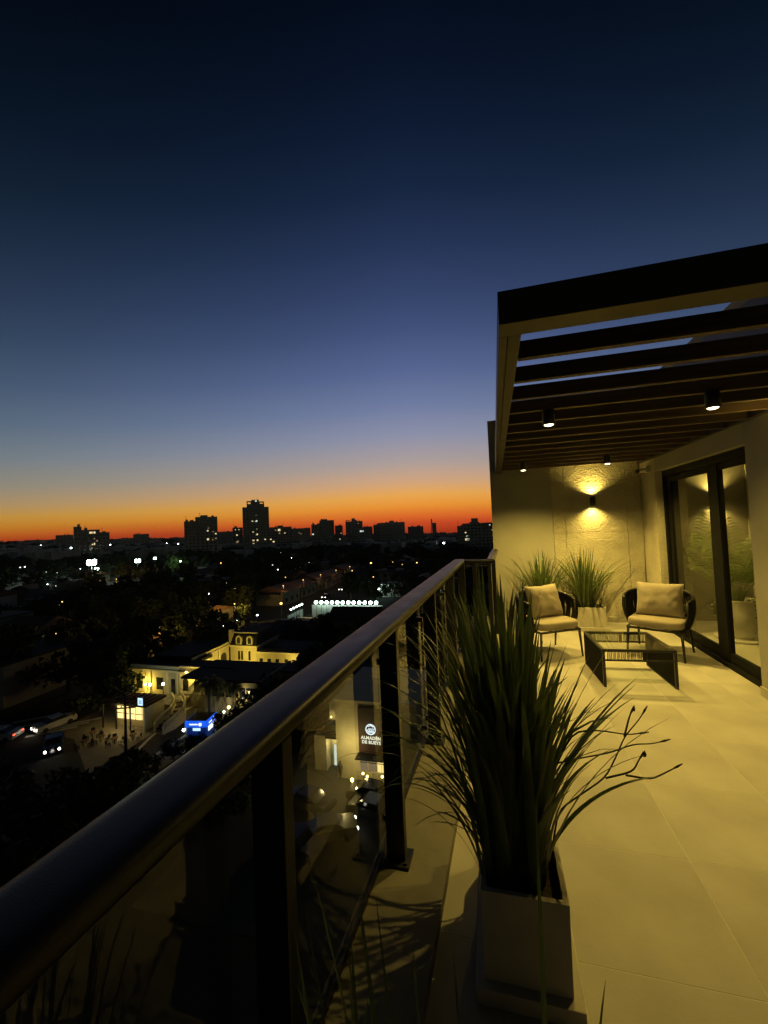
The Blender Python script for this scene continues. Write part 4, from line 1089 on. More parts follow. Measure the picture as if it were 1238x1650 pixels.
# rough-cast panel with sunken joints between its rendered blocks
rw = thing('rough_wall', None, None); rw['kind'] = 'structure'
tag(MB().box(.926, 2.235, 7.26, 7.5, -.3, WT).build('backing', M['rough'], rw), kind='structure')
zr = [-.02, .62, 1.42, 2.243, 2.9, WT]; xr = [.928, 1.12, 2.02, 2.232]
rr = random.Random(3)
def wavy_block(x0, x1, z0, z1, nx=16, nz=12):
    vs = []; fs = []
    def e(u, v, s): return (noise.noise(Vector((u * 6, v * 6, s))) * .010)
    for i in range(nx + 1):
        for j in range(nz + 1):
            x = x0 + (x1 - x0) * i / nx; z = z0 + (z1 - z0) * j / nz
            edge = i in (0, nx) or j in (0, nz)
            g_ = .0030
            xx = x + (g_ if i == 0 else -g_ if i == nx else 0) + (e(z, x, 1) if i in (0, nx) else 0)
            zz = z + (g_ if j == 0 else -g_ if j == nz else 0) + (e(x, z, 2) if j in (0, nz) else 0)
            yy = 7.2 + noise.noise(Vector((x * 5, 3, z * 5))) * .006 + noise.noise(Vector((x * 22, 1, z * 22))) * .0035 
            vs.append((xx, yy, zz))
    for i in range(nx):
        for j in range(nz):
            a = i * (nz + 1) + j; fs.append((a, a + 1, a + nz + 2, a + nz + 1))
    n0 = len(vs)
    rim = [i * (nz + 1) for i in range(nx + 1)] + [nx * (nz + 1) + j for j in range(1, nz + 1)] + [i * (nz + 1) + nz for i in range(nx - 1, -1, -1)] + [j for j in range(nz - 1, 0, -1)]
    for k in rim: vs.append((vs[k][0], 7.262, vs[k][2]))
    mb = MB().add(vs[:n0], fs, True)
    rv = [vs[k] for k in rim] + vs[n0:]; q = len(rim)
    return mb.add(rv, [(k, (k + 1) % q, q + (k + 1) % q, q + k) for k in range(q)])
for j in range(len(zr) - 1):
    off = 0 if j % 2 else .0
    for i in range(0, len(xr) - 1):
        wavy_block(xr[i], xr[i + 1], zr[j], zr[j + 1]).build('wall_block', M['rough'], rw)
# house wall on the right
hw = thing('house_wall', None, None); hw['kind'] = 'structure'
def hwp(name, mb, m='plaster'): return tag(mb.build(name, M[m], hw), kind='structure')
WX = 2.24
hwp('far_pier', MB().box(WX, 2.62, 6.62, 7.258, -.3, 2.62), 'rough')
hwp('upper_wall_darkened', MB().box(WX + .004, 2.62, -1.5, 7.258, 2.622, 3.49), 'beam')  # wall above the pergola, its shade put into the dark beam colour
hwp('lintel', MB().box(WX, 2.62, 4.45, 6.618, 2.27, 2.62))
hwp('near_pier', MB().box(WX, 2.62, 3.3, 4.448, -.3, 2.62))
hwp('near_wall', MB().box(WX, 2.62, -1.5, 3.298, -.3, 2.62))
hwp('skirting', MB().box(WX - .014, WX - .001, -1.5, 4.449, 0, .085), 'planter')
tag(MB().box(.93, 1.97, 7.165, 7.19, 0, .085).build('skirting', M['planter'], rw), kind='structure')
tag(MB().box(1.975, WX - .016, 7.165, 7.19, 0, .085).build('skirting', M['planter'], rw), kind='structure')
# eave strip of the roof over the wall
struct('roof_slab', MB().box(2.26, 6.2, -1.5, 7.6, 3.492, 3.62), M['plaster'])
# room behind the glass
room = thing('light_well', None, None); room['kind'] = 'structure'
for nm, a, mm in (('floor_slab', (2.622, 3.9, 3.5, 7.6, -.3, .0), 'tile'), ('end_wall', (2.622, 3.9, 7.40, 7.75, 0, 3.4), 'plaster'), ('inner_wall', (3.70, 3.9, 3.5, 7.398, 0, 3.4), 'plaster'), ('near_partition', (2.622, 3.699, 3.4, 3.498, 0, 3.4), 'inner'),
                  ('ceiling_slab', (2.622, 3.699, 3.5, 7.398, 2.9, 3.0), 'inner'), ('skirting', (2.623, 3.683, 7.382, 7.398, 0, .085), 'inner'), ('side_skirting', (3.684, 3.698, 3.6, 7.398, 0, .085), 'inner')):
    tag(MB().box(*a).build(nm, M[mm], room), kind='structure')
# ---------------------------------------------------------------- sliding door
door = thing('sliding_door', 'black framed sliding glass door in the house wall', 'door', (2.38, 4.45, 0))
DL = 2.168
def dp(name, a, m='frame', p=door): return MB().box(*a, .003).build(name, M[m], p)
dp('threshold', (-.06, .12, .0, DL, 0, .05)); dp('head_rail', (-.05, .12, .0, DL, 2.19, 2.27))
dp('jamb', (-.05, .12, DL - .06, DL, .05, 2.19)); dp('jamb', (-.05, .12, .0, .06, .05, 2.19))
dp('interlock', (-.035, .02, .74, .95, .051, 2.189))
for (y0, y1, xo, wa, wb_) in ((.061, .739, -.006, .09, .012), (.951, DL - .061, .006, .012, .09)):
    sash = dp('sash', (xo - .022, xo + .022, y0, y0 + wa, .06, 2.18))
    dp('stile', (xo - .022, xo + .022, y1 - wb_, y1, .06, 2.18), p=sash)
    dp('bottom_rail', (xo - .022, xo + .022, y0 + wa + .001, y1 - wb_ - .001, .06, .155), p=sash)
    dp('top_rail', (xo - .022, xo + .022, y0 + wa + .001, y1 - wb_ - .001, 2.11, 2.18), p=sash)
    MB().box(xo - .006, xo + .006, y0 + .09, y1 - .09, .15, 2.115).build('glass_pane', M['door_glass'], door)

# ---------------------------------------------------------------- pergola
perg = thing('pergola', 'dark pergola of brown slats framed by black beams over the terrace', 'pergola', (0, 0, 2.46))
MB().box(.06, 2.236, 1.735, 1.86, 0, .14, .003).build('front_beam', M['beam'], perg)
MB().box(.060, .096, 1.862, 7.158, 0, .14, .003).build('side_beam', M['beam'], perg)
MB().box(.099, .155, 1.862, 7.158, 0, .14, .003).build('inner_side_beam', M['beam'], perg)
sy = 2.132
slat_me = MB().box(.157, 2.188, -.0, .042, 0, .088, .002).mesh('slat', M['slat'])
k = 0
while sy < 7.1:
    inst('slat', slat_me, perg, (0, sy, .001 * (k % 2)))
    sy += .357; k += 1
MB().box(2.19, 2.236, 1.862, 7.158, .0, .088).build('wall_plate', M['beam'], perg)

# ---------------------------------------------------------------- lamps of the terrace
def downlight(x, y, label, e, ang=158):
    t = thing('ceiling_spotlight', label, 'spotlight', (x, y, 2.46), 0, 'black cylinder spotlights under the pergola')
    MB().cyl(0, 0, .001, .006, .05, n=20).build('mounting_plate', M['beam'], t)
    sh = MB().lathe([(.044, .0), (.044, -.105), (.038, -.107), (.036, -.098), (.0001, -.098)], n=24); sh.lathe([(.044, 0), (.0001, 0)], n=24)
    sh.build('shade', M['black'], t)
    MB().sphere((0, 0, 0), .033, 16, 8, .35).build('lens', M['lamp_lens'], t, (0, 0, -.103))
    light('spot_beam', 'SPOT', (0, 0, -.122), e, YEL, t, .02, R(ang), .8)
    return t
downlight(.43, 3.25, 'black cylinder spotlight nearest the railing, under the front of the pergola', 106)
downlight(1.46, 3.22, 'black cylinder spotlight on the house side under the front of the pergola', 106)
downlight(.43, 6.03, 'black cylinder spotlight on the railing side at the far end of the pergola', 245, 138)
downlight(1.48, 5.96, 'black cylinder spotlight on the house side at the far end of the pergola', 245, 138)
def sconce(x, y, z, nx, ny, label, e, ang=R(100)):
    t = thing('wall_lamp', label, 'wall lamp', (x, y, z))
    MB().lathe([(.036, -.07), (.042, -.072), (.042, .072), (.036, .07), (.036, .05), (.0001, .05)], n=24).lathe([(.036, -.07), (.036, -.05), (.0001, -.05)], n=24).build('shade', M['black'], t)
    b = MB().box(-.03, .03, 0, .07, -.05, .05).build('bracket', M['black'], t, (0, 0, 0), (0, 0, math.atan2(-nx, ny) if (nx or ny) else 0))
    for s in (1, -1):
        MB().cyl(0, 0, -.002, .002, .033, n=16).build('lens', M['lamp_lens'], t, (0, 0, s * .054))
        light('wall_beam', 'SPOT', (0, 0, s * .074), e, YEL, t, .018, ang, 1.0, (math.pi, 0, 0) if s > 0 else (0, 0, 0))
    return t
sconce(1.525, 7.115, 1.915, 0, 1, 'black up and down wall lamp on the rough back wall', 50, R(134))
sconce(3.28, 7.318, 1.85, 0, 1, 'black up and down wall lamp behind the sliding glass door', 34, R(130))
dl_fill = downlight(3.12, 5.0, 'added unseen ceiling spotlight filling in light behind the sliding glass door', 95, 140)  # added lamp, out of view, to brighten the floor and palm behind the glass
dl_fill.location.z = 2.895
sconce(2.155, 3.72, 1.915, 1, 0, 'black up and down wall lamp on the house wall pier', 17, R(110))
# ---------------------------------------------------------------- security camera
sc_ = thing('security_camera', 'white security camera with black lens on the wall corner under the pergola', 'camera', (2.235, 6.82, 2.33))
MB().box(-.05, 0, -.05, .05, -.05, .05, .006).build('mount', M['white_plastic'], sc_)
MB().tube([(-.05, 0, 0), (-.10, -.02, -.01)], .018, 8).build('arm', M['white_plastic'], sc_)
MB().tube([(-.07, -.02, -.012), (-.16, -.07, -.03)], .03, 12).build('body', M['white_plastic'], sc_)
MB().tube([(-.16, -.07, -.03), (-.185, -.084, -.035)], .027, 12).build('lens', M['black'], sc_)

# ================================================================ FURNITURE
def chair(x, y, rz, label, seed):
    t = thing('rope_armchair', label, 'armchair', (x, y, 0), rz, 'two black rope armchairs with taupe cushions')
    for sx in (-1, 1):
        MB().tube([(sx * .265, -.22, .33), (sx * .285, -.235, 0)], [.016, .011], 10).build('leg', M['black'], t)
        MB().tube([(sx * .265, .20, .33), (sx * .285, .265, 0)], [.016, .011], 10).build('leg', M['black'], t)
    fr = MB()
    cs = [(-.27, -.23), (.27, -.23), (.29, -.05), (.27, .16), (.14, .26), (-.14, .26), (-.27, .16), (-.29, -.05), (-.27, -.23)]
    fr.tube([(a, b, .325) for a, b in cs], .014, 8); fr.tube([(-.27, 0, .325), (.27, 0, .325)], .010, 6)
    fr.tube([(-.1, -.23, .325), (-.1, .25, .325)], .01, 6).tube([(.1, -.23, .325), (.1, .25, .325)], .01, 6)
    fr.build('seat_frame', M['black'], t)
    # seat cushion with rounded corners
    prof = []
    n = 40
    for k in range(n):
        a = 2 * math.pi * k / n; c, s = math.cos(a), math.sin(a)
        prof.append((math.copysign(abs(c) ** .38, c) * .285, math.copysign(abs(s) ** .38, s) * .255 + .0))
    mb = MB(); lev = [(.0, .90), (.008, .97), (.025, 1.0), (.06, 1.0), (.078, .985), (.088, .95), (.093, .85), (.0955, .6), (.097, .3)]
    vs = [(px * s_, py_ * s_, .342 + z) for z, s_ in lev for px, py_ in prof]
    mb.add(vs, [(q * n + k, q * n + (k + 1) % n, (q + 1) * n + (k + 1) % n, (q + 1) * n + k) for q in range(len(lev) - 1) for k in range(n)], True)
    mb.add(vs, [tuple(range(n))[::-1], tuple((len(lev) - 1) * n + k for k in range(n))], True)
    mb.build('seat_cushion', M['cushion'], t)
    # top ring
    def ring(a, which):
        if which: return Vector((math.sin(a) * .35, .02 + math.cos(a) * .30, .52 + .20 * (.5 + .5 * math.cos(a * .78)) + .02))
        return Vector((math.sin(a) * .29, .0 + math.cos(a) * .26, .33))
    A = 2.0
    MB().tube([ring(-A + 2 * A * k / 40, 1) for k in range(41)], .015, 8).build('top_rail', M['black'], t)
    for s in (-1, 1):
        MB().tube([ring(s * A, 1), ring(s * A, 1).lerp(ring(s * A, 0), .5) + Vector((s * .03, -.01, 0)), ring(s * A, 0)], .013, 8).build('side_support', M['black'], t)
    nb = 28
    for k in range(nb):
        a = -A + 2 * A * (k + .5) / nb
        sh = (.05 if k % 2 else -.05)
        w = .040; P = []
        vs = []
        nq = 8
        for q in range(nq + 1):
            u = q / nq
            aa = a + sh * math.sin(u * math.pi)
            p = ring(a, 0).lerp(ring(a, 1), u); p.x += math.sin(aa) * .03 * math.sin(u * math.pi) + (math.sin(aa) - math.sin(a)) * .3; p.y += math.cos(aa) * .03 * math.sin(u * math.pi) + (math.cos(aa) - math.cos(a)) * .3
            tan = Vector((math.cos(aa), -math.sin(aa), 0)); nor = Vector((math.sin(aa), math.cos(aa), 0))
            o_ = nor * (.012 if k % 2 else .0)
            for dx, dn in ((-w, -.004), (w, -.004), (w, .004), (-w, .004)):
                vs.append(p + tan * dx * (1 - .25 * math.sin(u * math.pi)) + nor * dn + o_)
        fs = [(q * 4 + i, q * 4 + (i + 1) % 4, (q + 1) * 4 + (i + 1) % 4, (q + 1) * 4 + i) for q in range(nq) for i in range(4)]
        MB().add(vs, fs).build('rope_band', M['rope'], t)
    # back cushion
    r = random.Random(seed)
    W2, H2, T2 = .245, .205, .085
    nn = 28; vs = []; fs = []
    for side in (1, -1):
        for i in range(nn + 1):
            for j in range(nn + 1):
                u = -1 + 2 * i / nn; v = -1 + 2 * j / nn
                pin = 1 - .07 * (1 - u * u) if True else 1
                xx = u * W2 * (1 - .06 * (1 - abs(v)) * (1 if abs(u) > .5 else abs(u) * 2)) ; zz = v * H2 * (1 - .08 * (1 - abs(u)) * (1 if abs(v) > .5 else abs(v) * 2))
                th = T2 * (max(0, 1 - abs(u) ** 3.2) ** .55) * (max(0, 1 - abs(v) ** 3.2) ** .55)
                wr = noise.noise(Vector((u * 2.2 + seed, v * 2.2, side))) * .010 + noise.noise(Vector((u * 6 + seed, v * 3, side * 2))) * .010 * (abs(u) ** 2 + .2)
                vs.append((xx, side * (th + wr * (th / T2)), zz + .0))
    n1 = (nn + 1) ** 2
    for sd in (0, 1):
        for i in range(nn):
            for j in range(nn):
                a = sd * n1 + i * (nn + 1) + j
                fs.append((a, a + 1, a + nn + 2, a + nn + 1))
    o = MB().add(vs, fs, True).build('back_cushion', M['pillow'], t, (r.uniform(-.02, .02), .085, .625), (R(-17), 0, R(r.uniform(-6, 6))))
    return t
chair(.585, 5.46, R(30), 'left armchair, turned towards the table, beside the near tall grass', 2)
ch = chair(1.84, 5.62, R(-31), 'right armchair beside the sliding glass door', 5)

# coffee table
tb = thing('coffee_table', 'low rope sided coffee table with glass top in the middle of the terrace', 'coffee table', (1.262, 4.80, 0), R(3))
hw_, hd, th_ = .325, .34, .365
fr = MB()
for a in ((-hw_, hw_, -hd, -hd + .025), (-hw_, hw_, hd - .025, hd), (-hw_, -hw_ + .025, -hd + .026, hd - .026), (hw_ - .025, hw_, -hd + .026, hd - .026)):
    fr.box(*a, th_ - .025, th_)
fr.build('top_frame', M['black'], tb)
MB().box(-hw_ + .012, hw_ - .012, -hd + .012, hd - .012, th_ + .001, th_ + .008, .001).build('glass_top', M['table_glass'], tb)
for s in (-1, 1):
    x = s * (hw_ - .0125)
    MB().box(x - .011, x + .011, -hd, hd, .0, .02).build('side_foot_bar', M['black'], tb)
    for yy in (-hd + .012, hd - .012): MB().box(x - .012, x + .012, yy - .012, yy + .012, .021, th_ - .026).build('leg', M['black'], tb)
    MB().box(x - .003, x + .003, -hd + .025, hd - .025, .022, th_ - .027).build('side_panel', M['rope'], tb)
    cd = MB()
    for k in range(56):
        y = -hd + .03 + (2 * hd - .06) * k / 55
        cd.tube([(x - .008, y, .015), (x - .008, y + .004, th_ - .02)], .0072, 5, cap=False); cd.tube([(x + .008, y + .006, .015), (x + .008, y, th_ - .02)], .0072, 5, cap=False)
    tag(cd.build('side_cord_weave', M['rope'], tb), kind='stuff')
for s in (-1, 1):
    y = s * (hd - .0125)
    MB().box(-hw_ + .026, hw_ - .026, y - .01, y + .01, th_ - .115, th_ - .10).build('apron_bar', M['black'], tb)
    MB().box(.035, .065, y - .009, y + .009, th_ - .099, th_ - .026).build('apron_strut', M['rope'], tb)
    cd = MB()
    for k in range(46):
        x = -hw_ + .045 + (2 * hw_ - .09) * k / 45
        if .03 < x < .07: continue
        w = .0015 * math.sin(k * 1.9)
        cd.tube([(x, y - .009, th_ - .10), (x + w, y - .012, th_ - .06), (x + .003, y - .009, th_ - .02)], .0034, 4, cap=False)
    tag(cd.build('apron_cords', M['rope'], tb), kind='stuff')

# ================================================================ PLANTERS AND PLANTS
def planter(x0, x1, y0, y1, h, label, z0=0.0, name='planter', slab=.03):
    cx, cy = (x0 + x1) / 2, (y0 + y1) / 2; a, b = (x1 - x0) / 2, (y1 - y0) / 2
    t = thing(name, label, 'planter', (cx, cy, z0), 0, 'pale cement planters')
    zb = .055; w = .018
    MB().box(-a - slab, a + slab, -b - slab, b + slab, 0, zb - .001, .003).build('base_slab', M['planter'], t)
    # hollow trough
    mb = MB(); k = .985
    o0 = [(-a * k, -b * k), (a * k, -b * k), (a * k, b * k), (-a * k, b * k)]; o1 = [(-a, -b), (a, -b), (a, b), (-a, b)]
    i1 = [(-a + w, -b + w), (a - w, -b + w), (a - w, b - w), (-a + w, b - w)]
    vs = [(x, y, zb) for x, y in o0] + [(x, y, h) for x, y in o1] + [(x, y, h) for x, y in i1] + [(x, y, h - .08) for x, y in i1]
    fs = [(3, 2, 1, 0), (15, 12, 13, 14)]
    for q in range(3):
        for k2 in range(4): fs.append((q * 4 + k2, q * 4 + (k2 + 1) % 4, (q + 1) * 4 + (k2 + 1) % 4, (q + 1) * 4 + k2))
    mb.add(vs, fs).build('trough', M['planter'], t)
    n = 12; vs = []; fs = []
    for i in range(n + 1):
        for j in range(n + 1):
            vs.append(((-a + w + .001) + (2 * a - 2 * w - .002) * i / n, (-b + w + .001) + (2 * b - 2 * w - .002) * j / n, h - .045 + noise.noise(Vector((i * .9, j * .9, cx))) * .014))
    for i in range(n):
        for j in range(n): q = i * (n + 1) + j; fs.append((q, q + n + 1, q + n + 2, q + 1))
    MB().add(vs, fs, True).build('soil', M['soil'], t)
    return t
def leaf_mesh(r, L_, lean, az, w, droop, segs=9, kink=None):
    """one sword-shaped leaf, base at the origin"""
    d = Vector((math.cos(az), math.sin(az), 0)); side = Vector((-math.sin(az), math.cos(az), 0))
    th0 = lean * .35; p = Vector((0, 0, 0)); vs = []; fs = []
    tw = r.uniform(-.5, .5); side0 = (side * math.cos(tw) + d * math.sin(tw))
    for i in range(segs + 1):
        u = i / segs
        ww = w * (1 - u) ** .55 * (.75 + .6 * min(u * 3, 1)) * .5 + (.0003)
        th = th0 + lean * u * .9 + droop * u ** 3
        if kink and u > kink: th += (u - kink) * 3.2
        nrm = (d * math.cos(th) - Vector((0, 0, 1)) * math.sin(th))
        c = p + nrm * ww * .25
        vs += [p - side0 * ww, c, p + side0 * ww]
        p = p + (d * math.sin(th) + Vector((0, 0, 1)) * math.cos(th)) * (L_ / segs)
        if i: b = (i - 1) * 3; fs += [(b, b + 1, b + 4, b + 3), (b + 1, b + 2, b + 5, b + 4)]
    return vs, fs
def grass_plant(x, y, z, label, n_leaf, H, spread, base_r, seed, loose=90, name='iris_plant', leanmax=.9, w=.014, azbias=None, basey=1.0, group=None, leftish=False):
    r = random.Random(seed)
    t = thing(name, label, 'plant', (x, y, z), 0, group)
    stuff = MB()
    for k in range(n_leaf):
        az = r.random() * 6.283
        q = r.random()
        lean = (q ** 1.5) * leanmax
        L_ = H * r.uniform(.62, 1.04) * (1 + .12 * (q > .8))
        if r.random() < .12: L_ *= .6
        br = base_r * math.sqrt(r.random())
        bx, by = math.cos(az + r.uniform(-.8, .8)) * br, math.sin(az + r.uniform(-.8, .8)) * br * basey
        if leftish:
            c_ = math.cos(az) * lean
            if c_ > .06: L_ *= max(.62, 1 - 1.1 * c_)
        if azbias is not None and lean > leanmax * .45 and r.random() < .6: az = azbias + r.uniform(-.9, .9)
        vs, fs = leaf_mesh(r, L_, lean, az, w * r.uniform(.75, 1.35), r.uniform(0, .5) + (r.random() < .1) * .9, kink=None)
        if k < n_leaf - loose:
            MB().add(vs, fs, True).build('leaf', M['dry_leaf'] if r.random() < .07 else M['leaf'], t, (bx, by, 0))
        else:
            stuff.add([(v[0] + bx, v[1] + by, v[2]) for v in vs], fs, True)
    if stuff.v: tag(stuff.build('inner_leaves', M['leaf'], t), kind='stuff')
    return t
# near planter with tall plant
planter(-.11, .18, 1.51, 2.10, .36, 'near cement planter holding the tallest clump of sword leaves')
pl = grass_plant(.01, 1.80, .31, 'tall dense clump of dark sword leaves in the near planter', 350, 1.07, .4, .12, 11, loose=80, leanmax=.50, w=.026, basey=1.9, leftish=True)
for pts in ([(0.15, .15), (.197, .505), (.279, .575), (.381, .657), (.423, .742), (.455, .819), (.509, .887), (.536, .935)], [(.455, .819), (.476, .896), (.493, .932)],
            [(.381, .657), (.477, .691), (.5, .739), (.518, .768)], [(.451, .676), (.537, .67), (.589, .703), (.636, .735)],
            [(.11, .30), (.126, .663), (.264, .714), (.396, .751), (.483, .794), (.544, .8), (.602, .821)], [(.17, .6), (.27, .821), (.369, .836), (.464, .826), (.533, .842)]):
    pts = [(a - .03, -.05, b - .31) for a, b in pts]
    P = []
    for i in range(len(pts) - 1):
        for q in range(4): P.append(Vector(pts[i]).lerp(Vector(pts[i + 1]), q / 4))
    P.append(Vector(pts[-1]))
    for _ in range(2):
        P = [P[0]] + [(P[i - 1] + P[i] * 2 + P[i + 1]) / 4 for i in range(1, len(P) - 1)] + [P[-1]]
    stn = MB().tube(P, [.0038 - .0022 * i / len(P) for i in range(len(P))], 6)
    d = (P[-1] - P[-3]).normalized()
    stn.tube([P[-1] - d * .035, P[-1] - d * .015, P[-1] + d * .006], [.0018, .0040, .0015], 6)
    stn.build('flower_stem', M['stem'], pl)
for (a, b, c, d_) in ((.518, .760, .008, 1.3), (.493, .925, .005, 2)):
    MB().sphere((0, 0, 0), c, 8, 6, d_).build('seed_pod', M['stem'], pl, (a - .03, -.05, b - .31))
rl = random.Random(21)
# a few broad leaves fanning to the right over the floor and thin drooping ones to the left over the ledge
for az, lean, L_, w, dr, bx, by in [(-.1, .95, .62, .022, .2, .10, -.1), (-.35, .8, .66, .022, .1, .10, -.05), (.15, .72, .80, .024, .0, .10, .0), (.3, .85, .75, .02, .1, .1, .05), (-.2, .62, .85, .026, .0, .1, .0), (.0, .5, .9, .024, 0, .11, .1),
                                   (3.3, 1.1, .62, .010, 1.2, -.08, -.1), (3.0, .95, .70, .008, 1.4, -.08, .0), (3.5, 1.25, .60, .009, .9, -.08, .1), (3.2, .8, .8, .010, 1.3, -.07, .1), (2.9, 1.3, .5, .008, .8, -.08, -.05), (3.6, 1.0, .66, .007, 1.6, -.07, .15), (3.1, 1.4, .45, .010, .5, -.07, .2)]:
    vs, fs = leaf_mesh(rl, L_, lean, az, w, dr, segs=14)
    MB().add(vs, fs, True).build('leaf', M['leaf'], pl, (bx, by, .0))
for k in range(30):
    az = rl.choice([rl.uniform(2.7, 3.7), rl.uniform(2.5, 4.0)]); q = rl.random()
    vs, fs = leaf_mesh(rl, rl.uniform(.5, .95), .35 + .75 * q, az, rl.uniform(.006, .014), rl.uniform(.2, 1.3), segs=12)
    MB().add(vs, fs, True).build('leaf', M['leaf'], pl, (rl.uniform(-.1, -.04), rl.uniform(-.2, .25), 0))
for k in range(24):
    az = rl.uniform(-.9, .5); q = rl.random()
    vs, fs = leaf_mesh(rl, rl.uniform(.5, .84), .30 + .45 * q, az, rl.uniform(.020, .036), rl.uniform(0, .15), segs=10)
    MB().add(vs, fs, True).build('leaf', M['leaf'], pl, (rl.uniform(.03, .1), rl.uniform(-.2, .2), 0))
for k in range(36):
    az = rl.uniform(2.5, 4.1); q = rl.random()
    vs, fs = leaf_mesh(rl, rl.uniform(.34, .66), .55 + .65 * q, az, rl.uniform(.008, .018), rl.uniform(.1, .9), segs=10)
    MB().add(vs, fs, True).build('leaf', M['leaf'], pl, (rl.uniform(-.11, -.03), rl.uniform(-.24, .26), 0))
# planter under the camera: only its leaf tips rise into view
planter(-.42, .16, .42, .78, .36, 'cement planter almost under the viewer with tips of leaves rising')
fp = thing('iris_plant', 'few long dark leaf blades rising at the bottom edge close to the viewer', 'plant', (-.12, .62, .31))
for bx, by, az, lean, L_, w in [(.16, .28 - .1, 1.4, .10, .80, .011), (.22, .18, .3, .10, .53, .010), (-.10, .15, 2.2, .22, .56, .008), (-.16, .16, 2.6, .38, .58, .008), (-.05, .15, 2.0, .20, .50, .007), (.02, .16, 1.9, .14, .50, .009),
                                (-.2, .14, 2.8, .42, .42, .008), (-.02, .12, 1.6, .1, .47, .007), (-.22, .16, 2.4, .5, .5, .006)]:
    vs, fs = leaf_mesh(rl, L_, lean, az, w, .1, segs=12)
    MB().add(vs, fs, True).build('leaf', M['leaf'], fp, (bx, by, 0))
for k in range(16):
    vs, fs = leaf_mesh(rl, rl.uniform(.36, .56), rl.uniform(.05, .5), rl.uniform(1.2, 3.2), rl.uniform(.008, .016), rl.uniform(0, .3), segs=10)
    MB().add(vs, fs, True).build('leaf', M['leaf'], fp, (rl.uniform(-.26, .1), rl.uniform(.05, .15), 0))
# far planters at the wall
planter(.98, 1.50, 6.58, 6.90, .34, 'pale planter at the rough wall between the two armchairs')
g1 = grass_plant(1.27, 6.74, .29, 'broad clump of green sword leaves under the wall lamp', 180, .96, .5, .11, 31, loose=50, leanmax=1.05, w=.019, basey=.8)
for az, lean, L_, w, dr in [(-.15, .95, .72, .014, .0), (-.05, 1.0, .78, .012, .0), (-.3, .85, .6, .014, .1)]:
    vs, fs = leaf_mesh(rl, L_, lean, az, w, dr, segs=12); MB().add(vs, fs, True).build('leaf', M['leaf'], g1, (.08, -.02, 0))
planter(.36, .90, 6.64, 6.94, .34, 'pale planter behind the left armchair by the smooth wall')
grass_plant(.66, 6.79, .29, 'smaller clump of sword leaves behind the left armchair', 170, .92, .5, .12, 41, loose=60, leanmax=.95, w=.019, basey=.8)
# twiggy small-leaved shrubs with pale flowers between the clumps
def shrub(x, y, z, h, label, seed, flowers=0, leaves=160, name='small_shrub'):
    r = random.Random(seed); t = thing(name, label, 'shrub', (x, y, z))
    tips = []; tw = MB()
    for k in range(9):
        a = r.random() * 6.28; l = r.uniform(.5, 1.0) * h; e = r.uniform(.1, .42)
        P = [Vector((0, 0, 0))]
        for q in range(1, 7):
            P.append(Vector((math.cos(a) * l * e * q / 6 + r.uniform(-.008, .008), math.sin(a) * l * e * .6 * q / 6 + r.uniform(-.008, .008), l * q / 6)))
        tw.tube(P, [.003 - .0003 * i for i in range(7)], 5); tips.append(P)
    tw.build('twigs', M['stem'], t)
    lf = MB()
    for k in range(leaves):
        P = r.choice(tips); p = P[r.randrange(1, 7)] + Vector((r.gauss(0, .02), r.gauss(0, .02), r.gauss(0, .02)))
        u = Vector((r.gauss(0, 1), r.gauss(0, 1), r.gauss(0, 1))).normalized() * r.uniform(.008, .016); v = u.orthogonal().normalized() * u.length * .55
        lf.add([p - u, p + v, p + u, p - v], [(0, 1, 2, 3)])
    tag(lf.build('small_leaves', M['leaf2'], t), kind='stuff')
    for k in range(flowers):
        p = tips[k % 9][6]
        fb = MB()
        for q in range(5):
            a = q * 1.257; c, s = math.cos(a), math.sin(a)
            fb.add([(0, 0, 0), (c * .012 - s * .006, s * .012 + c * .006, .006), (c * .02, s * .02, .002), (c * .012 + s * .006, s * .012 - c * .006, .006)], [(0, 1, 2, 3)])
        fb.build('flower', M['petal'], t, p)
    return t
shrub(1.06, 6.72, .3, .42, 'bushy small leaved shrub in the gap left of the broad clump', 3, 0, 320)
shrub(1.02, 6.80, .3, .82, 'thin tall twigs with buds between the two clumps', 5, 4, 70)
shrub(1.36, 6.84, .3, .92, 'leggy stems with tiny white flowers against the lit wall', 8, 8, 50)
shrub(1.46, 6.72, .3, .62, 'low flowering twigs at the right of the broad clump', 9, 7, 90)

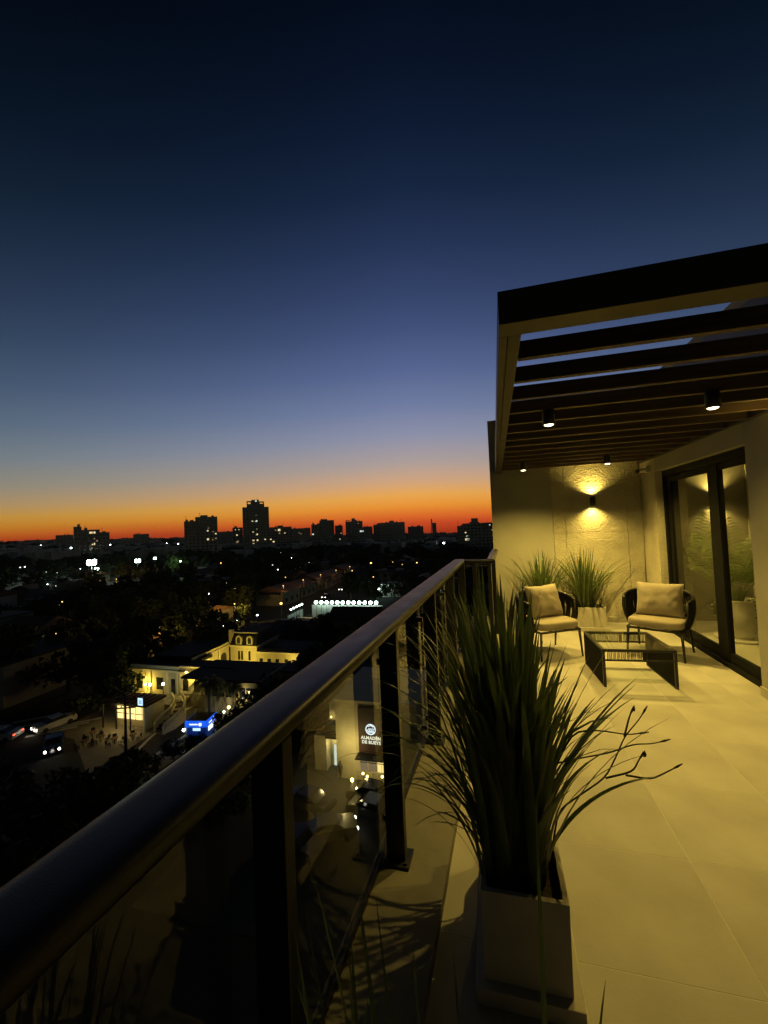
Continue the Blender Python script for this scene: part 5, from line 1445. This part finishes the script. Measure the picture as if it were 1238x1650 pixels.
# palm and pot inside the room
pp = thing('potted_palm', 'feathery palm in a round pale pot behind the sliding glass door', 'palm', (3.0, 6.35, 0))
MB().lathe([(.20, .0), (.20, .02), (.11, .03), (.13, .05), (.19, .16), (.22, .34), (.20, .50), (.215, .52), (.19, .52), (.18, .46), (.0001, .46)], n=28).build('pot', M['pot'], pp)
MB().lathe([(.25, .0), (.27, .03), (.255, .03), (.0001, .018)], n=24).build('saucer', M['pot'], pp)
for k in range(24):
    r = rl; a = k * 2.4; e = r.uniform(.35, 1.15); l = r.uniform(.8, 1.2)
    P = []
    for q in range(13):
        u = q / 12; th = e * .25 + e * 1.25 * u
        P.append((P[-1] + Vector((math.cos(a) * math.sin(th), math.sin(a) * math.sin(th), math.cos(th))) * l / 12 * 1.15) if P else Vector((math.cos(a) * .04, math.sin(a) * .04, .46)))
    P = [Vector((max(min(p.x, .55), -.42), min(p.y, .85), p.z)) for p in P]
    fb = MB().tube(P, [.007 - .0004 * i for i in range(13)], 5)
    for q in range(4, 13):
        for w in (0, .5):
            p = P[q].lerp(P[q - 1], w); d = (P[q] - P[q - 1]).normalized(); sd = Vector((-math.sin(a), math.cos(a), 0))
            for s in (-1, 1):
                ll = .20 * math.sin((q - 2) / 11 * math.pi) + .05
                tip = p + (sd * s * .8 + d * .55 + Vector((0, 0, -.35))).normalized() * ll
                m_ = p.lerp(tip, .45) + Vector((0, 0, .02)); wv = d * .017
                fb.add([Vector((max(q_.x, -.5), q_.y, q_.z)) for q_ in (p, m_ - wv, tip, m_ + wv)], [(0, 1, 2, 3)])
    fb.build('frond', M['palm_in'], pp)
for k in range(5):
    a = k * 1.3; vb = MB(); P = [Vector((math.cos(a) * .12, math.sin(a) * .12, .5)), Vector((math.cos(a) * .22, math.sin(a) * .22, .53)), Vector((math.cos(a) * .25, math.sin(a) * .25, .42)), Vector((math.cos(a) * .24, math.sin(a) * .24, .25))]
    vb.tube(P, .003, 5)
    for q in range(14):
        u = q / 13 * 2.99; p = P[int(u)].lerp(P[int(u) + 1], u % 1); s = .022
        dd = Vector((rl.gauss(0, 1), rl.gauss(0, 1), rl.gauss(0, .6))).normalized() * s; vv = dd.orthogonal().normalized() * s * .7
        vb.add([p, p + dd + vv, p + dd * 2, p + dd - vv], [(0, 1, 2, 3)])
    vb.build('trailing_vine', M['leaf2'], pp)
